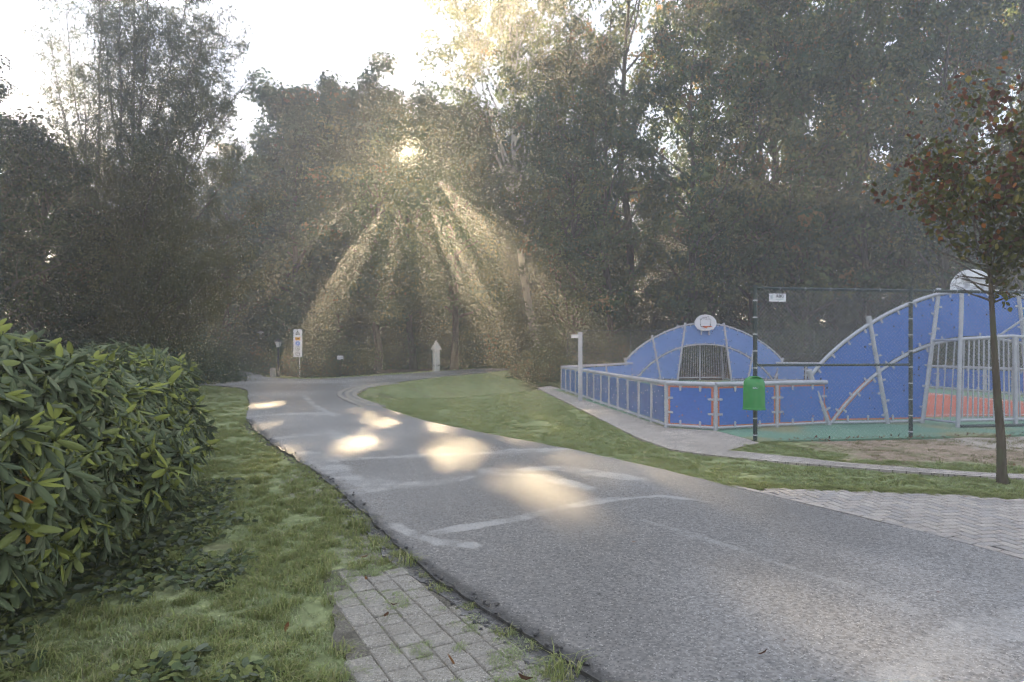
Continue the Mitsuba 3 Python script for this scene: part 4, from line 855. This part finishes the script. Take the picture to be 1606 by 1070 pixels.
def arch_wall(name, text, C, ang, out_sign, board, trim=None, clip_gap=.45):
    """goal wall: curved top, spokes, inner arch, barred goal cage on the outer side"""
    from shapely.ops import split
    t = thing(name, text, 'goal wall'); rng = np.random.default_rng(len(scene))
    A = np.array([math.cos(ang), math.sin(ang), 0]); N = np.array([A[1], -A[0], 0]); Z = np.array([0, 0, 1.0])
    at = lambda a, z, d=0.0: C + A * a + Z * z + N * out_sign * d
    full = sg.Polygon([(-3.65, .10)] + [tuple(q) for q in OUTER] + [(3.65, .10)])
    pieces = [full]
    ext = lambda a, b: sg.LineString([np.array(a) * 2 - b if False else tuple(np.array(a) - (np.array(b) - a) * .2), tuple(np.array(b) + (np.array(b) - a) * .3)])
    for ln in [sg.LineString(np.vstack([[-3.66, -.1], INNER, [3.66, -.1]]))] + [ext(np.array(a), np.array(b)) for a, b in SPOKES]:
        pieces = [g for p in pieces for g in split(p, ln).geoms]
    pieces = [p for p in pieces if p.area > .05 and not p.buffer(-.05).contains(sg.Point(0, .8))]
    cb, bb = MB(), MB()
    for p in pieces:
        pl = p.buffer(-.055, join_style=2).simplify(.004)
        pl = max(getattr(pl, 'geoms', [pl]), key=lambda g: g.area)
        obj('panel', slab(pl, C, A, N, -.012, .012), board, t)
        if trim and p.centroid.y < 1.25: obj('edge_trim', slab(p.buffer(-.022, join_style=2).intersection(sg.box(-9, 0, 9, 1.0)), C, A, N, -.008, .008), trim, t)
        r = pl.exterior; n = max(3, int(r.length / clip_gap))
        for k in range(n):
            s = (k + .5) * r.length / n; q, q2 = r.interpolate(s), r.interpolate(s + .02)
            clip(cb, C, A, N, q.x, q.y, -(q2.y - q.y), q2.x - q.x)
        bolts(bb, pl, C, A, N, rng, int(4 + pl.area * 5), .016)
    obj('clips', cb.out(), 'galvanised', t); label(t + '__clips', kind='stuff')
    obj('bolts', bb.out(), 'black', t); label(t + '__bolts', kind='stuff')
    obj('outer_arch', MB().tube([at(*q) for q in OUTER], .04, 8).out(), 'galvanised', t, 50)
    obj('inner_arch', MB().tube([at(*q) for q in INNER], .036, 8).out(), 'galvanised', t, 50)
    for a, b in SPOKES: obj('spoke', MB().tube([at(a[0], -.03), at(*b)], .056, 10).out(), 'galvanised', t, 40)
    obj('sill_rail', MB().tube([at(-3.65, .07), at(-1.42, .07)], .03, 8).tube([at(1.42, .07), at(3.65, .07)], .03, 8).out(), 'galvanised', t, 40)
    D = .82
    for s in (-1, 1):
        obj('cage_post', MB().tube([at(1.3 * s, -.02, D), at(1.16 * s, 2.93, D * .95)], .043, 10).out(), 'galvanised', t, 40)
        br = MB().tube([at(1.17 * s, 2.85, D * .95), at(1.02 * s, 2.86, 0)], .028, 6).tube([at(1.22 * s, 1.85, D * .96), at(1.16 * s, 1.85, 0)], .028, 6)
        br.tube([at(1.17 * s, 2.8, D * .95), at(.45 * s, 1.92, .02)], .028, 6).tube([at(1.3 * s, .12, D), at(1.4 * s, .12, 0)], .028, 6)
        for k in (.25, .5, .75): br.tube([at(1.29 * s - .1 * k * s * 0, .12, D * k), at(1.17 * s, 1.85, D * k)], .014, 5)
        obj('cage_brace', br.out(), 'galvanised', t, 40)
    obj('cage_rail', MB().tube([at(-1.22, 1.86, D * .96), at(0, 1.93, D * .97), at(1.22, 1.86, D * .96)], .036, 8).out(), 'galvanised', t, 40)
    obj('cage_rail', MB().tube([at(-1.28, .17, D), at(1.28, .17, D)], .034, 8).out(), 'galvanised', t, 40)
    obj('cage_rail', MB().tube([at(-1.28, .05, D + .05), at(1.28, .05, D + .05)], .034, 8).out(), 'fence_paint', t, 40)
    for k in range(20):
        a = -1.2 + 2.4 * k / 19; w = .015
        obj('cage_bar', MB().tube([at(a, .17, D), at(a * .93, 1.88 + .04 * (1 - abs(a)), D * .96)], w, 6).out(), 'galvanised', t, 40)
    obj('cage_post', MB().tube([at(.06, .05, D + .02), at(.06, 1.92, D)], .045, 8).out(), 'galvanised', t, 40)
    return A, N, at
A_, A2, V_, CN = plan(3.22, 11.98), plan(4.08, 11.5), plan(6.79, 12.35), plan(10.44, 12.85)
angN = math.atan2(CN[1] - V_[1], CN[0] - V_[0])
F_ = plan(1.98, 22.85)
CF, angF = plan(9.83, 29.3), math.radians(3.5)
board_wall('side_wall', 'long weathered blue boarding along the footpath on the left of the court', [A_ + (F_ - A_) * i / 13 for i in range(14)], 'blue_weathered', cl=False, bolt=('galvanised', 9))
B_ = plan(5.52, 11.97)
V1 = CN - np.array([math.cos(angN), math.sin(angN), 0]) * 3.72
board_wall('front_wall', 'low blue boarding with orange edges nearest the green bin', [A_ + [.001, -.001, 0], A2, B_, V1], 'blue_board', 'orange_trim', first=False, last=False, bolt=('orange_trim', 12))
A, N, atn = arch_wall('goal_wall', 'big near blue goal wall with curved top and barred goal seen from behind', CN, angN, 1, 'blue_board', 'orange_trim')
Af, Nf, atf = arch_wall('goal_wall', 'far blue goal wall whose arch carries the small backboard', CF, angF, -1, 'blue_board_pale', None)
fl_ = CF - Af * 3.75; fr_ = CF + Af * 3.75
board_wall('far_wall', 'low blue boarding joining the left court wall to the far arch', [F_ + [.002, .002, 0], plan(4.3, 26.2), fl_], 'blue_board_pale', first=False, last=False)
CR = plan(17.2, 28.0); CR2 = plan(18.6, 14.2); nr = CN + np.array([math.cos(angN), math.sin(angN), 0]) * 3.72
board_wall('far_wall', 'low blue boarding right of the far arch', [fr_, fr_ + (CR - fr_) * .35, fr_ + (CR - fr_) * .7, CR], 'blue_board_pale', first=False)
board_wall('side_wall', 'low blue boarding on the far right side of the court, seen through the near goal', [CR + (CR2 - CR) * i / 13 for i in range(14)], 'blue_board', first=False)
board_wall('front_wall', 'low blue boarding right of the near goal wall, beyond the frame', [CR2 + [.002, 0, 0], CR2 + (nr - CR2) * .5, nr], 'blue_board', 'orange_trim', first=False, last=False)
# floor
FLOOR = sg.Polygon([tuple(q[:2]) for q in [A_, A2]] + [(4.34, 10.14 * K), (14, 11.55 * K), W(19.2, 13), W(19.0, 28.6), W(14, 31), W(5.3, 30.6), W(1.7, 23.2)]).buffer(0)
obj('court_floor', prism(FLOOR, .06, -.036), 'court_green'); label('court_floor', 'green court surface running out to the wire fence', kind='structure')
RED = sg.Polygon([W(4.7, 13.4), W(16.1, 14.3), W(15.3, 27.0), W(4.2, 26.0)])
obj('court_field', prism(RED, .02, .008), 'court_red'); label('court_field', 'brick red playing field inside the green court border', kind='structure')
ln = sg.LineString([W(4.95, 13.7), W(15.8, 14.55), W(15.05, 26.7), W(4.45, 25.7), W(4.95, 13.7)]).buffer(.03)
obj('court_lines', prism(ln.union(sg.LineString([W(4.7, 19.6), W(15.45, 20.4)]).buffer(.03)), .01, .022), 'line_white'); label('court_lines', 'white boundary lines on the red field', kind='structure')

# backboards with hoops
def backboard(text, O, A, N, zc):
    """N points to the court's inside, where the hoop is"""
    t = thing('backboard', text, 'backboard'); Z = np.array([0, 0, 1.0])
    O = O + N * .13
    pts = [(-.56, -.12)] + [(.56 * math.cos(q), -.05 + .43 * math.sin(q)) for q in np.linspace(math.pi * .97, .03 * math.pi, 22)] + [(.56, -.12), (.42, -.34), (.16, -.43), (-.16, -.43), (-.42, -.34)]
    P = sg.Polygon(pts).buffer(.03).buffer(-.02)
    mp = lambda poly, t0, t1: slab(poly, O + Z * zc, A, N, t0, t1)
    obj('board', mp(P, 0, .025), 'white_board', t)
    sq = sg.box(-.27, -.22, .27, .17)
    obj('target_square', mp(sq.difference(sq.buffer(-.022)), .0255, .029), 'ink', t)
    mk = sg.box(-.17, .235, .07, .26).union(sg.Polygon([(.08, .26), (.17, .255), (.12, .31)]))
    obj('printed_mark', mp(mk, .0255, .029), 'ink', t)
    h = MB(); c = O + Z * (zc - .24) + N * .27; an = np.linspace(0, 2 * np.pi, 25)
    h.tube([c + A * .225 * math.cos(q) + N * .225 * math.sin(q) for q in an], .014, 6, False); h.box(O + Z * (zc - .25) + N * .04, [.06, .05, .02], np.array([A, Z, N]))
    obj('hoop', h.out(), 'hoop_orange', t, 50)
    s = MB()
    for k in (-.2, .2): s.box(O + Z * (zc - .3) + A * k - N * .05, [.025, .35, .045], np.array([A, Z, N]))
    s.box(O + Z * (zc - .05) - N * .03, [.42, .03, .022], np.array([A, Z, N])).box(O + Z * (zc + .18) - N * .03, [.3, .03, .022], np.array([A, Z, N]))
    obj('bracket', s.out(), 'galvanised', t)
backboard('small white basketball backboard with orange hoop on top of the far arch', CF + Nf * 0, Af, Nf, 3.03)
backboard('white basketball backboard seen from behind above the near goal', CN, np.array([-A[0], -A[1], 0]) * -1, -N, 3.07)

# ------------------------------------------------------------------ wire fences
def wire_mesh(p, q, z0, z1, gap, r):
    L = np.linalg.norm(q - p); A = (q - p) / L; H = z1 - z0; mb = MB()
    for sgn in (1, -1):
        c = -H + gap * .5
        while c < L:
            a0, a1 = (c, c + H) if sgn > 0 else (c + H, c)
            # clip the diagonal to the bay
            s0, s1 = 0.0, 1.0; d = a1 - a0
            lo, hi = sorted(((0 - a0) / d, (L - a0) / d)); s0, s1 = max(s0, lo), min(s1, hi)
            if s1 > s0: mb.tube([p + A * (a0 + d * s0) + [0, .004 * sgn, z0 + H * s0], p + A * (a0 + d * s1) + [0, .004 * sgn, z0 + H * s1]], r, 3, False)
            c += gap
    return mb.out()
def wire_fence(name, text, pts, H, mid, gap, wr, pr, ties=False, nomid=(), zb=.03):
    t = thing(name, text, 'fence'); tb = MB()
    for p in pts:
        obj('post', MB().tube([p + [0, 0, -.2], p + [0, 0, H]], pr, 10).tube([p + [0, 0, H], p + [0, 0, H + .03]], pr * 1.15, 10).out(), 'fence_paint', t, 40)
        if ties:
            for z in np.arange(.12, H, .30): tb.tube([p + [0, 0, z - .012], p + [0, 0, z + .012]], pr * 1.12, 10)
    for i, (p, q) in enumerate(zip(pts[:-1], pts[1:])):
        obj('top_rail', MB().tube([p + [0, 0, H - .03], q + [0, 0, H - .03]], pr * .8, 8).out(), 'fence_paint', t, 40)
        if i not in nomid: obj('middle_rail', MB().tube([p + [0, 0, mid], q + [0, 0, mid]], pr * .62, 8).out(), 'fence_paint', t, 40)
        k = obj('wire_mesh', wire_mesh(p + [0, -.03, 0], q + [0, -.03, 0], zb, H - .04, gap, wr), 'wire', t); label(k, kind='stuff')
        if ties:
            for s in np.arange(.15, .95, .16): m = p + (q - p) * s; tb.tube([m + [-.012, 0, H - .03], m + [.012, 0, H - .03]], pr * .8, 8)
    if tb.n: obj('ties', tb.out(), 'galvanised', t); label(t + '__ties', kind='stuff')
    return t
FP = [plan(4.34, 10.24), plan(7.42, 10.68), plan(10.5, 11.12), plan(13.6, 11.56)]
wire_fence('wire_fence', 'tall dark green wire mesh fence before the near goal wall, carrying the bin', FP, 2.77, 1.365,   .072, .0014, .036, True, nomid=(1, 2))
wire_fence('wire_fence', 'thin far wire fence standing behind the far end of the court', [plan(3.2, 33), plan(6.9, 33.4), plan(10.6, 33.8), plan(14.3, 34.2), plan(18.0, 34.2), plan(21.6, 34)], 2.78, 1.4, .10, .0011, .026, False, zb=.05)
# sign on the fence
fa = (FP[1] - FP[0]); fa /= np.linalg.norm(fa); fN = np.array([fa[1], -fa[0], 0]); O = FP[0] + fa * .24 + [0, 0, 2.50] + fN * .045
t = thing('fence_sign', 'small white sign lettered ABC at the top left of the wire fence', 'sign')
obj('plate', slab(sg.box(0, 0, .325, .145), O, fa, fN, 0, .006), 'white_board', t)
m = meshkit.text_mesh('ABC', .048, .002, True); v = m.vertices * [1.15, 1, 1]
obj('lettering', (O + (v[:, :1] + .125) * fa + (v[:, 1:2] + .078) * np.array([0, 0, 1.0]) + (v[:, 2:] + .0065) * fN, m.faces), 'ink', t)
obj('pale_print', slab(sg.box(.12, .03, .27, .048).union(sg.box(.02, .05, .07, .12)), O, fa, fN, .0065, .0085), 'ink_pale', t)
# green litter bin on the fence post
t = thing('litter_bin', 'green litter bin with domed lid hanging on the fence post', 'bin')
R = .183; c = FP[0] + [-.11, -.235, .60]
prof = [(0, 0), (R * .97, 0), (R * 1.05, .0), (R * 1.05, .022), (R, .03), (R * .985, .40), (R * .96, .455), (R * .86, .51), (R * .68, .55), (R * .42, .575), (0, .585)]
body = trimesh.creation.revolve(np.array(prof), sections=40)
man = m3.Manifold(m3.Mesh(np.asarray(body.vertices, np.float32), np.asarray(body.faces, np.uint32)))
if man.volume() < 0: man = m3.Manifold(m3.Mesh(np.asarray(body.vertices, np.float32), np.asarray(body.faces[:, ::-1], np.uint32)))
hole = m3.Manifold.cylinder(.22, .085, .085, 32).scale([1.15, .42, 1]).rotate([62, 0, 0]).translate([.0, -.05, .52])
man = man - hole
obj('shell', (man.to_mesh().vert_properties[:, :3] + c, man.to_mesh().tri_verts), 'bin_green', t, 35)
inn = trimesh.creation.revolve(np.array([(0, .30), (R * .8, .30), (R * .8, .44), (R * .55, .535), (0, .55)]), sections=24)
lp = slab(sg.Point(0, 0).buffer(.085, quad_segs=8), np.zeros(3), np.array([1.0, 0, 0]), np.array([0, -1.0, 0]), 0, .01)
obj('opening', (lp[0] * [1.15, 1, .42] + c + [0, -.03, .49], lp[1]), 'black', t)
obj('bracket', MB().box(c + [.06, .19, .3], [.04, .05, .2]).out(), 'fence_paint', t)
obj('maker_label', slab(sg.box(-.09, .375, .0, .392), c + [0, -R * .985, 0], np.array([1.0, 0, 0]), np.array([0, -1.0, 0]), -.006, .002), 'ink_pale', t)

# ------------------------------------------------------------------ signs, pillar and lamps at the junction
p = np.r_[G(910, 630), 0]
t = thing('sign_post', 'pale square post with a little white sign at its top by the court boards', 'sign post')
obj('post', MB().box(p + [0, 0, 1.06], [.062, .062, 1.1]).box(p + [0, 0, 2.175], [.07, .07, .02]).out(), 'galvanised', t)
obj('plate', MB().box(p + [-.17, -.02, 2.06], [.115, .008, .055]).out(), 'white_board', t)
p = np.r_[G(470, 592), 0]; k = p[1] / F
t = thing('notice_board', 'tall narrow white board of warning pictograms on a thin post', 'sign')
obj('post', MB().tube([p + [0, .02, -.1], p + [-.04, .02, 2.8]], .028, 8).out(), 'cream', t, 40)
O = p + [-.10, -.03, 1.20]; AX, NX = np.array([.995, .1, 0]), np.array([.1, -.995, 0]); bw, bh = .25, 1.62
obj('board', slab(sg.box(-bw, 0, bw, bh), O, AX, NX, 0, .02), 'white_board', t)
ring = lambda a, z, r, w: sg.Point(a, z).buffer(r).difference(sg.Point(a, z).buffer(r - w))
tri = sg.Polygon([(-.14, 1.31), (.14, 1.31), (0, 1.55)])
obj('triangle_pictogram', slab(tri.difference(tri.buffer(-.035)).union(sg.box(-.018, 1.36, .018, 1.45)), O, AX, NX, .0205, .024), 'ink', t)
obj('orange_pictogram', slab(sg.box(-.14, .98, .14, 1.16), O, AX, NX, .0205, .023), 'sign_orange', t)
obj('pictogram_figure', slab(sg.Polygon([(-.09, 1.03), (.05, 1.07), (.10, 1.12), (.02, 1.11), (-.04, 1.06)]), O, AX, NX, .0235, .026), 'ink', t)
obj('blue_pictogram', slab(sg.Point(0, .79).buffer(.13).difference(sg.Polygon([(-.05, .74), (.05, .74), (.05, .82), (0, .86), (-.05, .82)])), O, AX, NX, .0205, .024), 'sign_blue', t)
obj('ring_pictogram', slab(ring(0, .49, .13, .03).union(sg.Polygon([(-.05, .45), (.05, .45), (0, .55)])), O, AX, NX, .0205, .024), 'ink', t)
obj('ring_pictogram', slab(ring(0, .18, .13, .03).union(sg.box(-.06, .165, .06, .195)), O, AX, NX, .0205, .024), 'ink', t)
p = np.r_[G(428, 592.5), 0]
t = thing('bollard', 'short pale square bollard in front of the dark lantern post', 'bollard')
bm = m3.Manifold.hull_points(np.array([[x, y, z] for x, y, z in [(s * .13, q * .13, -.1) for s in (-1, 1) for q in (-1, 1)] + [(s * .125, q * .125, .52) for s in (-1, 1) for q in (-1, 1)] + [(s * .09, q * .09, .57) for s in (-1, 1) for q in (-1, 1)]]))
obj('block', (bm.to_mesh().vert_properties[:, :3] + p, bm.to_mesh().tri_verts), 'concrete', t)
p = p + [-.02, .9, 0]
t = thing('lantern', 'dark old fashioned lantern on a post behind the pale bollard', 'street lamp')
obj('post', MB().tube([p + [0, 0, z] for z in (-.1, .3, .35, 1.75)], [.10, .09, .055, .045], 10).out(), 'black', t, 40)
lt = lambda z, r: [(s * r, q * r, z) for s in (-1, 1) for q in (-1, 1)]
g = m3.Manifold.hull_points(np.array(lt(1.78, .085) + lt(2.10, .15))); obj('glass', (g.to_mesh().vert_properties[:, :3] + p, g.to_mesh().tri_verts), 'cream', t)
g = m3.Manifold.hull_points(np.array(lt(2.10, .18) + lt(2.26, .04) + lt(2.30, .03))); obj('cap', (g.to_mesh().vert_properties[:, :3] + p, g.to_mesh().tri_verts), 'black', t)
cg = MB()
for s in (-1, 1):
    for q in (-1, 1): cg.tube([p + [s * .087, q * .087, 1.77], p + [s * .153, q * .153, 2.11]], .012, 5)
obj('corner_bars', cg.out(), 'black', t)
p = np.array([(409 - UC) * .0505, .0505 * F, 0])
t = thing('hat_lamp', 'far lamp on a thin pole with a pale hat shaped shade', 'street lamp')
obj('pole', MB().tube([p + [0, 0, -.1], p + [0, 0, 2.9]], .035, 8).out(), 'black', t, 40)
obj('shade', (trimesh.creation.revolve(np.array([(0, .0), (.24, 0), (.24, .015), (.10, .10), (.03, .14), (0, .15)]), sections=20).vertices + p + [0, 0, 2.95], trimesh.creation.revolve(np.array([(0, .0), (.24, 0), (.24, .015), (.10, .10), (.03, .14), (0, .15)]), sections=20).faces), 'white_board', t, 40)
obj('globe', MB().tube([p + [0, 0, 2.80], p + [0, 0, 2.95]], .07, 10).out(), 'cream', t, 40)
p = np.array([(533.5 - UC) * .0389, .0389 * F, 0])
t = thing('small_plate', 'small white name plate on a low post among the dark shrubs', 'sign')
obj('plate', MB().box(p + [0, 0, 1.14], [.19, .012, .115]).out(), 'white_board', t); obj('post', MB().tube([p + [0, .03, -.1], p + [0, .03, 1.2]], .03, 6).out(), 'bark_dark', t)
obj('printed_lines', MB().box(p + [0, -.014, 1.17], [.13, .002, .012]).box(p + [0, -.014, 1.13], [.13, .002, .01]).box(p + [0, -.014, 1.09], [.09, .002, .01]).out(), 'ink_pale', t)
p = np.r_[G(684, 582.5), 0]
t = thing('pointed_pillar', 'pale square pillar with a pointed roof at the far roadside', 'pillar')
c45 = np.array([[.78, .62, 0], [-.62, .78, 0], [0, 0, 1.0]])
obj('shaft', MB().box(p + [0, 0, .78], [.20, .20, .86], c45).out(), 'cream', t)
obj('base_band', MB().box(p + [0, 0, .46], [.206, .206, .025], c45).out(), 'ink', t)
e = p + np.array([-1, -1, 0]) @ (c45 * .2); obj('corner_strip', MB().tube([e + [0, 0, -.05], e + [0, 0, 1.62]], .035, 6).out(), 'white_board', t)
rf = m3.Manifold.hull_points(np.vstack([np.array([[s * .30, q * .30, 1.62] for s in (-1, 1) for q in (-1, 1)]) @ c45, np.array([[s * .30, q * .30, 1.66] for s in (-1, 1) for q in (-1, 1)]) @ c45, [[0, 0, 2.36]]]))
obj('roof', (rf.to_mesh().vert_properties[:, :3] + p, rf.to_mesh().tri_verts), 'cream', t)
# ------------------------------------------------------------------ haze
scene['haze'] = {'type': 'cube', 'to_world': T().translate(HAZE_C.tolist()).scale(HAZE_H.tolist()), 'bsdf': {'type': 'null'}, 'interior': {'type': 'ref', 'id': 'haze_air'}}
label('haze', 'thin morning haze over the road and wood', 'haze', kind='stuff')
